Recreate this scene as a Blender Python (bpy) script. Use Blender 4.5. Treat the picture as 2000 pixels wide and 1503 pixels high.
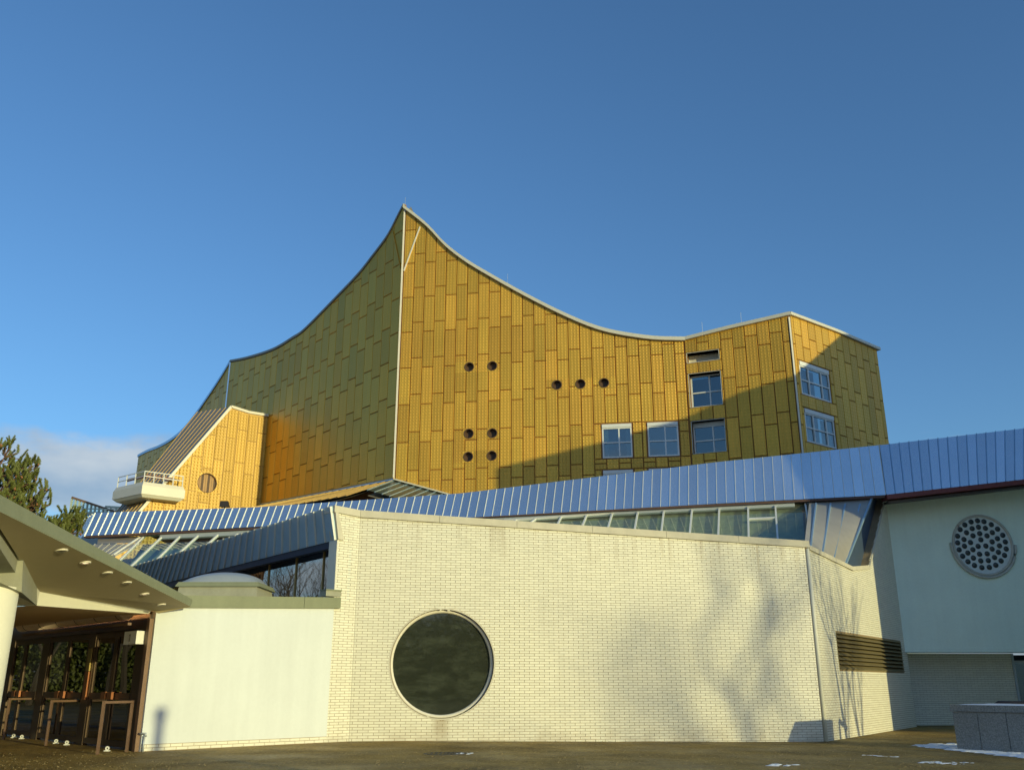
import bpy, bmesh, math, random
from mathutils import Vector, Matrix
from mathutils.geometry import tessellate_polygon
random.seed(7)
R = math.radians
sc = bpy.context.scene
for o in list(bpy.data.objects):
    bpy.data.objects.remove(o)

# ------------------------------------------------------------------ camera
F, PW, PH = 1783.0, 2000.0, 1503.0
TH = math.atan(583.0 / F)
H = 1.285
cam_d = bpy.data.cameras.new('camera')
cam_d.sensor_width = 36.0
cam_d.lens = 36.0 * F / PW
cam_d.clip_end = 4000
cam_d.clip_start = 0.1
cam = bpy.data.objects.new('camera', cam_d)
sc.collection.objects.link(cam)
cam.location = (0, 0, H)
cam.rotation_euler = (math.pi / 2 + TH, 0, 0)
sc.camera = cam

# ------------------------------------------------------------------ light
SUN_AZ, SUN_EL = 42.0, 6.8          # azimuth from the direction behind the camera, to the right
S3 = Vector((math.cos(R(SUN_EL)) * math.sin(R(SUN_AZ)), -math.cos(R(SUN_EL)) * math.cos(R(SUN_AZ)), math.sin(R(SUN_EL))))
sun_d = bpy.data.lights.new('sun', 'SUN')
sun_d.energy = 2.1
sun_d.angle = R(0.5)
sun_d.color = (1.0, 0.91, 0.46)
sun = bpy.data.objects.new('sun', sun_d)
sc.collection.objects.link(sun)
sun.location = (30, -30, 20)
sun.rotation_euler = S3.to_track_quat('Z', 'Y').to_euler()

w = bpy.data.worlds.new('World')
sc.world = w
w.use_nodes = True
nt = w.node_tree
nt.nodes.clear()
out = nt.nodes.new('ShaderNodeOutputWorld')
bg = nt.nodes.new('ShaderNodeBackground')
sky = nt.nodes.new('ShaderNodeTexSky')
sky.sky_type = 'NISHITA'
sky.sun_disc = False
sky.sun_elevation = R(SUN_EL)
sky.sun_rotation = R(180 - SUN_AZ)
sky.altitude = 50
sky.air_density = 1.0
sky.dust_density = 0.9
sky.ozone_density = 3.9
bg.inputs['Strength'].default_value = 0.15
# low cloud bank near the horizon
tc = nt.nodes.new('ShaderNodeTexCoord')
sep = nt.nodes.new('ShaderNodeSeparateXYZ')
mp = nt.nodes.new('ShaderNodeMapping')
mp.inputs['Scale'].default_value = (1.0, 1.0, 2.2)
mp.inputs['Location'].default_value = (-0.2857, 0.3586, 2.5453)
n1 = nt.nodes.new('ShaderNodeTexNoise')
n1.inputs['Scale'].default_value = 4.2
n1.inputs['Detail'].default_value = 9
n1.inputs['Roughness'].default_value = 0.6
nt.links.new(tc.outputs['Generated'], sep.inputs[0])
nt.links.new(tc.outputs['Generated'], mp.inputs[0])
nt.links.new(mp.outputs[0], n1.inputs['Vector'])
mr = nt.nodes.new('ShaderNodeMapRange')       # cover falls with height above the horizon
mr.inputs['From Min'].default_value = 0.17
mr.inputs['From Max'].default_value = 0.34
mr.inputs['To Min'].default_value = 0.18
mr.inputs['To Max'].default_value = -0.25
nt.links.new(sep.outputs['Z'], mr.inputs['Value'])
ad = nt.nodes.new('ShaderNodeMath'); ad.operation = 'ADD'
nt.links.new(n1.outputs['Fac'], ad.inputs[0]); nt.links.new(mr.outputs[0], ad.inputs[1])
rm = nt.nodes.new('ShaderNodeMapRange'); rm.interpolation_type = 'SMOOTHSTEP'
rm.inputs['From Min'].default_value = 0.53; rm.inputs['From Max'].default_value = 0.70
rm.inputs['To Max'].default_value = 0.8
nt.links.new(ad.outputs[0], rm.inputs['Value'])
mx = nt.nodes.new('ShaderNodeMixRGB')
mx.inputs['Color2'].default_value = (1.75, 2.05, 2.40, 1)
n2 = nt.nodes.new('ShaderNodeTexNoise'); n2.inputs['Scale'].default_value = 7.5; n2.inputs['Detail'].default_value = 8
nt.links.new(mp.outputs[0], n2.inputs['Vector'])
r2_ = nt.nodes.new('ShaderNodeMapRange'); r2_.inputs['From Min'].default_value = 0.40; r2_.inputs['From Max'].default_value = 0.64
nt.links.new(n2.outputs['Fac'], r2_.inputs['Value'])
cm = nt.nodes.new('ShaderNodeMixRGB'); cm.inputs['Color1'].default_value = (1.30, 1.68, 2.15, 1); cm.inputs['Color2'].default_value = (2.45, 2.60, 2.65, 1)
nt.links.new(r2_.outputs[0], cm.inputs['Fac']); nt.links.new(cm.outputs[0], mx.inputs['Color2'])
nt.links.new(rm.outputs[0], mx.inputs['Fac'])
nt.links.new(sky.outputs[0], mx.inputs['Color1'])
nt.links.new(mx.outputs[0], bg.inputs['Color'])
nt.links.new(bg.outputs[0], out.inputs[0])
sc.view_settings.view_transform = 'Standard'
sc.view_settings.look = 'None'
sc.view_settings.exposure = 0.68
sc.view_settings.gamma = 1.0
sc.view_settings.use_curve_mapping = False
sc.render.resolution_x, sc.render.resolution_y = 1024, 769
sc.render.engine = 'CYCLES'
sc.cycles.max_bounces = 6

# ------------------------------------------------------------------ survey helpers
cT, sT = math.cos(TH), math.sin(TH)
CAM = Vector((0, 0, H))
def ray(u, v):
    x = (u - 1000.0) / F; y = (751.5 - v) / F
    return Vector((x, cT - sT * y, sT + cT * y))
def proj(P):
    d = Vector(P) - CAM
    zc = d.y * cT + d.z * sT; yc = -d.y * sT + d.z * cT
    return (1000 + F * d.x / zc, 751.5 - F * yc / zc)
def at_y(u, v, Y):
    r = ray(u, v); return CAM + r * (Y / r.y)
def at_z(u, v, z):
    r = ray(u, v); return CAM + r * ((z - H) / r.z)
def on_plane(u, v, p, n):
    r = ray(u, v); n = Vector(n)
    return CAM + r * ((Vector(p) - CAM).dot(n) / r.dot(n))
def plane3(a, b, c):
    return Vector(a), (Vector(b) - Vector(a)).cross(Vector(c) - Vector(a)).normalized()
def zg(x, y=0):                                     # the forecourt falls a few centimetres to the right
    t = min(1.0, max(0.0, (x + 4.0) / 12.0)); t = t * t * (3 - 2 * t)
    return -0.10 * t
def gnd(u, v):
    z = 0.0
    for _ in range(6):
        p = at_z(u, v, z); z = zg(p.x, p.y)
    return at_z(u, v, z)
class Wall:                                         # a vertical wall: s along, z up, off = out of the wall towards the viewer
    def __init__(self, o, d):
        self.o = Vector((o[0], o[1], 0)); self.d = Vector((d[0], d[1], 0)).normalized()
        n = Vector((self.d.y, -self.d.x, 0))
        if n.dot(CAM - self.o) < 0: n = -n
        self.n = n
    def P(self, s, z, off=0.0): return self.o + self.d * s + self.n * off + Vector((0, 0, z))
    def sz(self, u, v, off=0.0):
        p = on_plane(u, v, self.o + self.n * off, self.n)
        return ((p - self.o).dot(self.d), p.z)
    def curve(self, pts, off=0.0): return sorted(self.sz(u, v, off) for u, v in pts)
def interp(c, s):
    if s <= c[0][0]:
        a, b = c[0], c[1]
    elif s >= c[-1][0]:
        a, b = c[-2], c[-1]
    else:
        for a, b in zip(c, c[1:]):
            if a[0] <= s <= b[0]: break
    if b[0] - a[0] < 1e-9: return a[1]
    return a[1] + (b[1] - a[1]) * (s - a[0]) / (b[0] - a[0])
def smooth(pts, n=5):                               # Catmull-Rom through pixel points
    r = []
    for i in range(len(pts) - 1):
        p0 = pts[max(i - 1, 0)]; p1 = pts[i]; p2 = pts[i + 1]; p3 = pts[min(i + 2, len(pts) - 1)]
        for k in range(n):
            t = k / n
            r.append(tuple(0.5 * (2 * p1[j] + (p2[j] - p0[j]) * t + (2 * p0[j] - 5 * p1[j] + 4 * p2[j] - p3[j]) * t * t + (3 * p1[j] - p0[j] - 3 * p2[j] + p3[j]) * t ** 3) for j in (0, 1)))
    r.append(pts[-1]); return r

# ------------------------------------------------------------------ materials
MATS = {}
def pm(name, col, rough=0.6, metal=0.0, var=0.12, scale=1.5, fine=0.06, fscale=25.0, bump=0.0, bscale=60.0,
       rnd=0.0, tint=None, tfac=0.0, spec=0.5, streak=0.0, emboss=0.0, epitch=0.07, emit=None, coat=0.0, rust=0.0):
    m = bpy.data.materials.new(name); m.use_nodes = True
    t = m.node_tree; N = t.nodes; L = t.links
    b = N['Principled BSDF']
    b.inputs['Roughness'].default_value = rough
    b.inputs['Metallic'].default_value = metal
    b.inputs['Specular IOR Level'].default_value = spec
    if coat: b.inputs['Coat Weight'].default_value = coat; b.inputs['Coat Roughness'].default_value = 0.15
    geo = N.new('ShaderNodeNewGeometry'); pos = geo.outputs['Position']
    def noise(sc_, det=4, vec=None):
        n = N.new('ShaderNodeTexNoise'); n.inputs['Scale'].default_value = sc_; n.inputs['Detail'].default_value = det
        L.new(vec or pos, n.inputs['Vector']); return n.outputs['Fac']
    def math_(op, a, bb):
        n = N.new('ShaderNodeMath'); n.operation = op
        for i, x in enumerate((a, bb)):
            if hasattr(x, 'is_linked'): L.new(x, n.inputs[i])
            else: n.inputs[i].default_value = x
        return n.outputs[0]
    fac = math_('MULTIPLY_ADD', noise(scale), 2 * var)
    fac.node.inputs[2].default_value = 1 - var
    f2 = math_('MULTIPLY_ADD', noise(fscale, 3), 2 * fine); f2.node.inputs[2].default_value = 1 - fine
    fac = math_('MULTIPLY', fac, f2)
    if streak:
        mpg = N.new('ShaderNodeMapping'); mpg.inputs['Scale'].default_value = (3.0, 3.0, 0.25); L.new(pos, mpg.inputs[0])
        s_ = math_('MULTIPLY_ADD', noise(1.6, 6, mpg.outputs[0]), 2 * streak); s_.node.inputs[2].default_value = 1 - streak
        fac = math_('MULTIPLY', fac, s_)
    rn = None
    if rnd:
        oi = N.new('ShaderNodeObjectInfo'); at = N.new('ShaderNodeAttribute'); at.attribute_name = 'rnd'
        rn = math_('FRACT', math_('ADD', oi.outputs['Random'], at.outputs['Fac']), 0)
        r_ = math_('MULTIPLY_ADD', rn, 2 * rnd); r_.node.inputs[2].default_value = 1 - rnd
        fac = math_('MULTIPLY', fac, r_)
    rgb = N.new('ShaderNodeRGB'); rgb.outputs[0].default_value = (*col, 1); c = rgb.outputs[0]
    if tint:
        mixt = N.new('ShaderNodeMixRGB'); mixt.inputs['Color2'].default_value = (*tint, 1); L.new(c, mixt.inputs['Color1'])
        if rn is not None:
            src = math_('FRACT', math_('MULTIPLY', rn, 7.31), 0)
        else:
            src = noise(scale * 1.7)
        L.new(math_('MULTIPLY', src, tfac), mixt.inputs['Fac']); c = mixt.outputs[0]
    if rust:
        rr = N.new('ShaderNodeMapRange'); rr.inputs['From Min'].default_value = 0.60; rr.inputs['From Max'].default_value = 0.75; rr.inputs['To Max'].default_value = rust
        L.new(noise(3.5, 8), rr.inputs['Value'])
        mixr = N.new('ShaderNodeMixRGB'); mixr.inputs['Color2'].default_value = (0.16, 0.06, 0.02, 1); L.new(c, mixr.inputs['Color1']); L.new(rr.outputs[0], mixr.inputs['Fac']); c = mixr.outputs[0]
    mul = N.new('ShaderNodeMixRGB'); mul.blend_type = 'MULTIPLY'; mul.inputs['Fac'].default_value = 1
    L.new(c, mul.inputs['Color1']); L.new(fac, mul.inputs['Color2'])
    L.new(mul.outputs[0], b.inputs['Base Color'])
    hgt = None
    if emboss:                                        # diamond-studded relief pressed into the sheet
        uv = N.new('ShaderNodeUVMap'); uv.uv_map = 'UVMap'
        sx = N.new('ShaderNodeSeparateXYZ'); L.new(uv.outputs[0], sx.inputs[0])
        k = 2 * math.pi / epitch
        a = math_('SINE', math_('MULTIPLY', math_('ADD', sx.outputs['X'], sx.outputs['Y']), k * 0.5), 0)
        d = math_('SINE', math_('MULTIPLY', math_('SUBTRACT', sx.outputs['X'], sx.outputs['Y']), k * 0.5), 0)
        hgt = math_('POWER', math_('MAXIMUM', math_('MULTIPLY', a, d), 0.0), 1.4)
        dot_glint = math_('MULTIPLY_ADD', hgt, 0.35 * emboss); dot_glint.node.inputs[2].default_value = 1.0  # stud tops also lightened in the colour, standing in for sun catching them
        m3 = N.new('ShaderNodeMixRGB'); m3.blend_type = 'MULTIPLY'; m3.inputs['Fac'].default_value = 1
        L.new(mul.outputs[0], m3.inputs['Color1']); L.new(dot_glint, m3.inputs['Color2']); L.new(m3.outputs[0], b.inputs['Base Color'])
        bmp = N.new('ShaderNodeBump'); bmp.inputs['Strength'].default_value = min(1.0, emboss); bmp.inputs['Distance'].default_value = 0.03
        L.new(hgt, bmp.inputs['Height']); L.new(bmp.outputs[0], b.inputs['Normal'])
    elif bump:
        bmp = N.new('ShaderNodeBump'); bmp.inputs['Strength'].default_value = bump; bmp.inputs['Distance'].default_value = 0.02
        L.new(noise(bscale, 5), bmp.inputs['Height']); L.new(bmp.outputs[0], b.inputs['Normal'])
    if emit:
        b.inputs['Emission Color'].default_value = (*emit[0], 1); b.inputs['Emission Strength'].default_value = emit[1]
    MATS[name] = m
    return m
def glass_mat(name, tint, refl=0.18, rough=0.02, dirt=0.0, dcol=(0.2, 0.22, 0.15)):
    m = bpy.data.materials.new(name); m.use_nodes = True
    t = m.node_tree; N = t.nodes; L = t.links; N.clear()
    o = N.new('ShaderNodeOutputMaterial')
    tr = N.new('ShaderNodeBsdfTransparent'); tr.inputs[0].default_value = (*tint, 1)
    gl = N.new('ShaderNodeBsdfGlossy'); gl.inputs['Roughness'].default_value = rough; gl.inputs['Color'].default_value = (0.95, 0.97, 1, 1)
    lw = N.new('ShaderNodeLayerWeight'); lw.inputs['Blend'].default_value = 0.5
    fr = N.new('ShaderNodeMath'); fr.operation = 'POWER'; fr.inputs[1].default_value = 4.5; L.new(lw.outputs['Facing'], fr.inputs[0])
    ma = N.new('ShaderNodeMath'); ma.operation = 'MULTIPLY_ADD'; ma.inputs[1].default_value = 0.9; ma.inputs[2].default_value = refl + 0.04; ma.use_clamp = True
    L.new(fr.outputs[0], ma.inputs[0])
    mi = N.new('ShaderNodeMixShader'); L.new(ma.outputs[0], mi.inputs[0]); L.new(tr.outputs[0], mi.inputs[1]); L.new(gl.outputs[0], mi.inputs[2])
    last = mi
    if dirt:
        geo = N.new('ShaderNodeNewGeometry')
        mp_ = N.new('ShaderNodeMapping'); mp_.inputs['Rotation'].default_value = (0, R(-14), 0); mp_.inputs['Scale'].default_value = (0.55, 0.55, 1.5); L.new(geo.outputs['Position'], mp_.inputs[0])
        no = N.new('ShaderNodeTexNoise'); no.inputs['Scale'].default_value = 2.6; no.inputs['Detail'].default_value = 14; no.inputs['Roughness'].default_value = 0.74; no.inputs['Distortion'].default_value = 0.15
        L.new(mp_.outputs[0], no.inputs['Vector'])
        r_ = N.new('ShaderNodeMapRange'); r_.inputs['From Min'].default_value = 0.46; r_.inputs['From Max'].default_value = 0.72; r_.inputs['To Min'].default_value = dirt * 0.4; r_.inputs['To Max'].default_value = dirt
        L.new(no.outputs['Fac'], r_.inputs['Value'])
        df = N.new('ShaderNodeBsdfDiffuse'); df.inputs[0].default_value = (*dcol, 1)
        m2 = N.new('ShaderNodeMixShader'); L.new(r_.outputs[0], m2.inputs[0]); L.new(mi.outputs[0], m2.inputs[1]); L.new(df.outputs[0], m2.inputs[2]); last = m2
    L.new(last.outputs[0], o.inputs[0])
    MATS[name] = m; return m

pm('gold', (0.70, 0.385, 0.052), 0.44, 0.4, 0.14, 0.5, 0.07, 9, rnd=0.15, tint=(0.60, 0.375, 0.05), tfac=0.7, emboss=0.5, epitch=0.165, streak=0.10)
pm('gold_annex', (0.53, 0.325, 0.065), 0.42, 0.25, 0.08, 0.35, 0.05, 9, rnd=0.10, tint=(0.47, 0.285, 0.045), tfac=0.7, emboss=0.6, epitch=0.20, streak=0.08)
pm('gold_left', (0.72, 0.385, 0.032), 0.45, 0.6, 0.10, 0.3, 0.04, 9, rnd=0.12, tint=(0.60, 0.38, 0.05), tfac=0.8, emboss=0.25, epitch=0.165, streak=0.08)
pm('joint_brown', (0.25, 0.11, 0.03), 0.7, 0.0, 0.2, 2)
pm('rib_gold', (0.55, 0.36, 0.12), 0.5, 0.2, 0.1, 2)
pm('fascia', (0.62, 0.60, 0.50), 0.5, 0.1, 0.06, 1.0, streak=0.05)
pm('trim_pale', (0.74, 0.70, 0.58), 0.45, 0.0, 0.06, 2)
pm('brick_white', (0.76, 0.74, 0.61), 0.42, 0.0, 0.05, 0.5, 0.04, 30, rnd=0.05, spec=0.45, streak=0.05)
pm('mortar', (0.33, 0.24, 0.14), 0.9, 0.0, 0.15, 3)
pm('coping', (0.58, 0.54, 0.43), 0.75, 0.0, 0.15, 3, 0.08, 20, bump=0.15, streak=0.10)
pm('plaster_white', (0.66, 0.70, 0.70), 0.7, 0.0, 0.06, 0.9, 0.03, 12, bump=0.08, bscale=30, streak=0.07)
pm('plaster_blue', (0.80, 0.93, 0.82), 0.75, 0.0, 0.09, 0.7, 0.05, 14, bump=0.08, streak=0.06)
pm('alu_band', (0.80, 0.85, 0.90), 0.26, 0.93, 0.08, 0.9, 0.03, 8, rnd=0.07, bump=0.05, bscale=1.3)
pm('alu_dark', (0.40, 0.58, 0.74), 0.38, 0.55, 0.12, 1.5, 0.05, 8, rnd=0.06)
pm('alu_warm', (0.52, 0.48, 0.42), 0.5, 0.55, 0.10, 1.2, 0.05, 12, streak=0.1)
pm('alu_roof', (0.34, 0.31, 0.25), 0.55, 0.35, 0.10, 1.0, 0.05, 12, streak=0.06)
pm('seam_rib', (0.66, 0.66, 0.60), 0.40, 0.35, 0.05, 3)
pm('eave_dark', (0.10, 0.055, 0.045), 0.7, 0.0, 0.1, 3)
pm('frame_white', (0.74, 0.75, 0.72), 0.5, 0.0, 0.05, 3)
pm('frame_grey', (0.46, 0.50, 0.52), 0.45, 0.3, 0.08, 3)
pm('navy', (0.035, 0.06, 0.12), 0.4, 0.3, 0.08, 2)
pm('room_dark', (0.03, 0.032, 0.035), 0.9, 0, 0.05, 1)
pm('curtain', (0.62, 0.62, 0.40), 0.9, 0, 0.35, 2.2, 0.1, 8, streak=0.25)
pm('curtain_white', (0.72, 0.72, 0.68), 0.9, 0, 0.1, 4, streak=0.2)
pm('wood_dark', (0.10, 0.055, 0.03), 0.6, 0, 0.2, 4, streak=0.2)
pm('wood_warm', (0.42, 0.24, 0.09), 0.55, 0, 0.2, 6, streak=0.35)
pm('concrete', (0.33, 0.33, 0.25), 0.85, 0, 0.14, 1.6, 0.08, 16, bump=0.2, streak=0.12)
pm('concrete_green', (0.23, 0.25, 0.16), 0.8, 0, 0.12, 1.4, 0.06, 16, bump=0.15, streak=0.12)
pm('soffit', (0.46, 0.39, 0.23), 0.8, 0, 0.08, 0.9, 0.04, 12, bump=0.12, bscale=9)
pm('cream_paint', (0.78, 0.76, 0.62), 0.7, 0, 0.05, 1.2, 0.03, 14, bump=0.05)
pm('ceiling_brown', (0.58, 0.40, 0.22), 0.8, 0, 0.08, 1)
pm('bronze', (0.085, 0.05, 0.025), 0.45, 0.4, 0.15, 3, spec=0.5)
pm('bronze_light', (0.20, 0.12, 0.075), 0.55, 0.2, 0.25, 5, 0.15, 30)
pm('copper', (0.30, 0.11, 0.04), 0.4, 0.5, 0.2, 4)
pm('brass', (0.36, 0.27, 0.09), 0.35, 0.7, 0.1, 3)
pm('lamp_shade', (0.80, 0.62, 0.46), 0.5, 0, 0.05, 2)
pm('lamp_lit', (0.9, 0.8, 0.6), 0.5, 0, 0, 1, emit=((1.0, 0.75, 0.42), 1.3))
pm('tube_lit', (0.9, 0.7, 0.4), 0.5, 0, 0, 1, emit=((1.0, 0.50, 0.16), 18.0))
pm('lamp_off', (0.05, 0.05, 0.04), 0.3)
pm('louver', (0.27, 0.22, 0.11), 0.55, 0.3, 0.2, 5, 0.1, 30)
pm('granite', (0.27, 0.27, 0.25), 0.65, 0, 0.12, 2, 0.75, 34, bump=0.1)
pm('snow', (0.85, 0.87, 0.90), 0.7, 0, 0.05, 5, bump=0.5, bscale=30)
pm('lens', (0.035, 0.045, 0.045), 0.25, 0.2, 0.2, 6, spec=0.6)
pm('grille_plate', (0.66, 0.72, 0.72), 0.6, 0, 0.1, 5, 0.1, 20)
pm('grille_ring', (0.50, 0.50, 0.45), 0.7, 0, 0.2, 5, 0.1, 20, rust=0.8)
pm('steel_green', (0.52, 0.60, 0.52), 0.5, 0.3, 0.1, 3)
pm('dark_iron', (0.06, 0.05, 0.045), 0.5, 0.5, 0.2, 6)
pm('iron_cover', (0.10, 0.085, 0.06), 0.7, 0.2, 0.2, 20, bump=0.4)
pm('bark', (0.09, 0.07, 0.05), 0.9, 0, 0.25, 6)
pm('pine_bark', (0.17, 0.09, 0.05), 0.9, 0, 0.25, 6)
pm('needles', (0.085, 0.115, 0.025), 0.6, 0, 0.35, 2.5, 0.2, 12, tint=(0.17, 0.18, 0.03), tfac=0.9)
pm('cone', (0.28, 0.13, 0.05), 0.8, 0, 0.3, 10)
pm('rubber_white', (0.75, 0.75, 0.70), 0.6)
glass_mat('glass_sky', (0.50, 0.60, 0.62), 0.13)
glass_mat('glass_dark', (0.25, 0.28, 0.28), 0.26, 0.015)
glass_mat('glass_round', (0.26, 0.30, 0.25), 0.05, 0.03, dirt=0.48, dcol=(0.13, 0.15, 0.105))
glass_mat('glass_clere', (0.62, 0.72, 0.66), 0.10, 0.04, dirt=0.35, dcol=(0.40, 0.42, 0.30))
glass_mat('glass_sloped', (0.55, 0.70, 0.68), 0.12, 0.05)
glass_mat('glass_door', (0.16, 0.15, 0.12), 0.07, 0.01)
glass_mat('glass_green', (0.62, 0.85, 0.85), 0.12, 0.02)

# ground: damp asphalt, worn, with grit
def ground_mat():
    m = bpy.data.materials.new('asphalt'); m.use_nodes = True
    t = m.node_tree; N = t.nodes; L = t.links; b = N['Principled BSDF']
    g = N.new('ShaderNodeNewGeometry')
    def noise(s, d, rgh=0.5, vec=None):
        n = N.new('ShaderNodeTexNoise'); n.inputs['Scale'].default_value = s; n.inputs['Detail'].default_value = d; n.inputs['Roughness'].default_value = rgh
        L.new(vec or g.outputs['Position'], n.inputs['Vector']); return n.outputs['Fac']
    r1 = N.new('ShaderNodeValToRGB'); r1.color_ramp.elements[0].color = (0.16, 0.11, 0.035, 1); r1.color_ramp.elements[1].color = (0.46, 0.32, 0.095, 1)
    r1.color_ramp.elements[0].position = 0.30; r1.color_ramp.elements[1].position = 0.72
    mp_ = N.new('ShaderNodeMapping'); mp_.inputs['Scale'].default_value = (0.6, 0.5, 1.0); L.new(g.outputs['Position'], mp_.inputs[0])
    L.new(noise(1.1, 7, 0.6, mp_.outputs[0]), r1.inputs[0])
    r2 = N.new('ShaderNodeValToRGB'); r2.color_ramp.elements[0].color = (0.55, 0.5, 0.45, 1); r2.color_ramp.elements[1].color = (1.5, 1.45, 1.3, 1)
    r2.color_ramp.elements[0].position = 0.38; r2.color_ramp.elements[1].position = 0.68
    L.new(noise(13, 6, 0.8), r2.inputs[0])
    mu = N.new('ShaderNodeMixRGB'); mu.blend_type = 'MULTIPLY'; mu.inputs[0].default_value = 1; L.new(r1.outputs[0], mu.inputs[1]); L.new(r2.outputs[0], mu.inputs[2])
    sp = N.new('ShaderNodeMapRange'); sp.inputs['From Min'].default_value = 0.58; sp.inputs['From Max'].default_value = 0.72; sp.inputs['To Max'].default_value = 0.6
    L.new(noise(21, 2, 0.6), sp.inputs['Value'])
    gm = N.new('ShaderNodeMixRGB'); gm.inputs['Color2'].default_value = (0.62, 0.50, 0.20, 1); L.new(sp.outputs[0], gm.inputs['Fac']); L.new(mu.outputs[0], gm.inputs['Color1'])
    dk = N.new('ShaderNodeMapRange'); dk.inputs['From Min'].default_value = 0.60; dk.inputs['From Max'].default_value = 0.66; dk.inputs['To Max'].default_value = 0.4
    mpd = N.new('ShaderNodeMapping'); mpd.inputs['Location'].default_value = (7, 3, 0); L.new(g.outputs['Position'], mpd.inputs[0]); L.new(noise(1.7, 8, 0.7, mpd.outputs[0]), dk.inputs['Value'])
    g2m = N.new('ShaderNodeMixRGB'); g2m.inputs['Color2'].default_value = (0.05, 0.035, 0.015, 1); L.new(dk.outputs[0], g2m.inputs['Fac']); L.new(gm.outputs[0], g2m.inputs['Color1'])
    L.new(g2m.outputs[0], b.inputs['Base Color']); b.inputs['Specular IOR Level'].default_value = 0.25
    rr = N.new('ShaderNodeMapRange'); rr.inputs['From Min'].default_value = 0.35; rr.inputs['From Max'].default_value = 0.7; rr.inputs['To Min'].default_value = 0.45; rr.inputs['To Max'].default_value = 0.85
    L.new(noise(0.9, 5, 0.6, mp_.outputs[0]), rr.inputs['Value']); L.new(rr.outputs[0], b.inputs['Roughness'])
    bp = N.new('ShaderNodeBump'); bp.inputs['Strength'].default_value = 0.8; bp.inputs['Distance'].default_value = 0.03
    L.new(noise(30, 4, 0.65), bp.inputs['Height']); L.new(bp.outputs[0], b.inputs['Normal'])
    MATS['asphalt'] = m
ground_mat()

# ------------------------------------------------------------------ object helpers
COL = sc.collection
WL = {}
def link(o): COL.objects.link(o); return o
def tag(o, label=None, cat=None, group=None, kind=None):
    if label: o['label'] = label
    if cat: o['category'] = cat
    if group: o['group'] = group
    if kind: o['kind'] = kind
    return o
def thing(name, label, cat, loc, group=None):
    o = bpy.data.objects.new(name, None); link(o); o.location = loc; o.empty_display_size = 0.3
    WL[o.name] = Vector(loc); return tag(o, label, cat, group)
def obj_from(name, me, parent, wloc):
    o = bpy.data.objects.new(name, me); link(o)
    WL[o.name] = Vector(wloc)
    if parent: o.parent = parent; o.location = Vector(wloc) - WL[parent.name]
    else: o.location = wloc
    return o
def part(name, verts, faces, mat, parent=None, smooth_=False, kind=None, rnd=None, uvs=None, recalc=False, loc=None):
    vs = [Vector(v) for v in verts]
    if loc is None:
        c = Vector((sum(v.x for v in vs), sum(v.y for v in vs), 0)) / len(vs); c.z = min(v.z for v in vs)
    else: c = Vector(loc)
    me = bpy.data.meshes.new(name)
    me.from_pydata([tuple(v - c) for v in vs], [], faces)
    if recalc:
        bm = bmesh.new(); bm.from_mesh(me); bmesh.ops.recalc_face_normals(bm, faces=bm.faces); bm.to_mesh(me); bm.free()
    me.materials.append(MATS[mat])
    if smooth_:
        for p in me.polygons: p.use_smooth = True
    if rnd is not None:
        a = me.attributes.new('rnd', 'FLOAT', 'FACE')
        a.data.foreach_set('value', rnd)
    if uvs is not None:
        ul = me.uv_layers.new(name='UVMap')
        for l in me.loops: ul.data[l.index].uv = uvs[l.vertex_index]
    me.update()
    o = obj_from(name, me, parent, c)
    if kind: o['kind'] = kind
    return o
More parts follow.
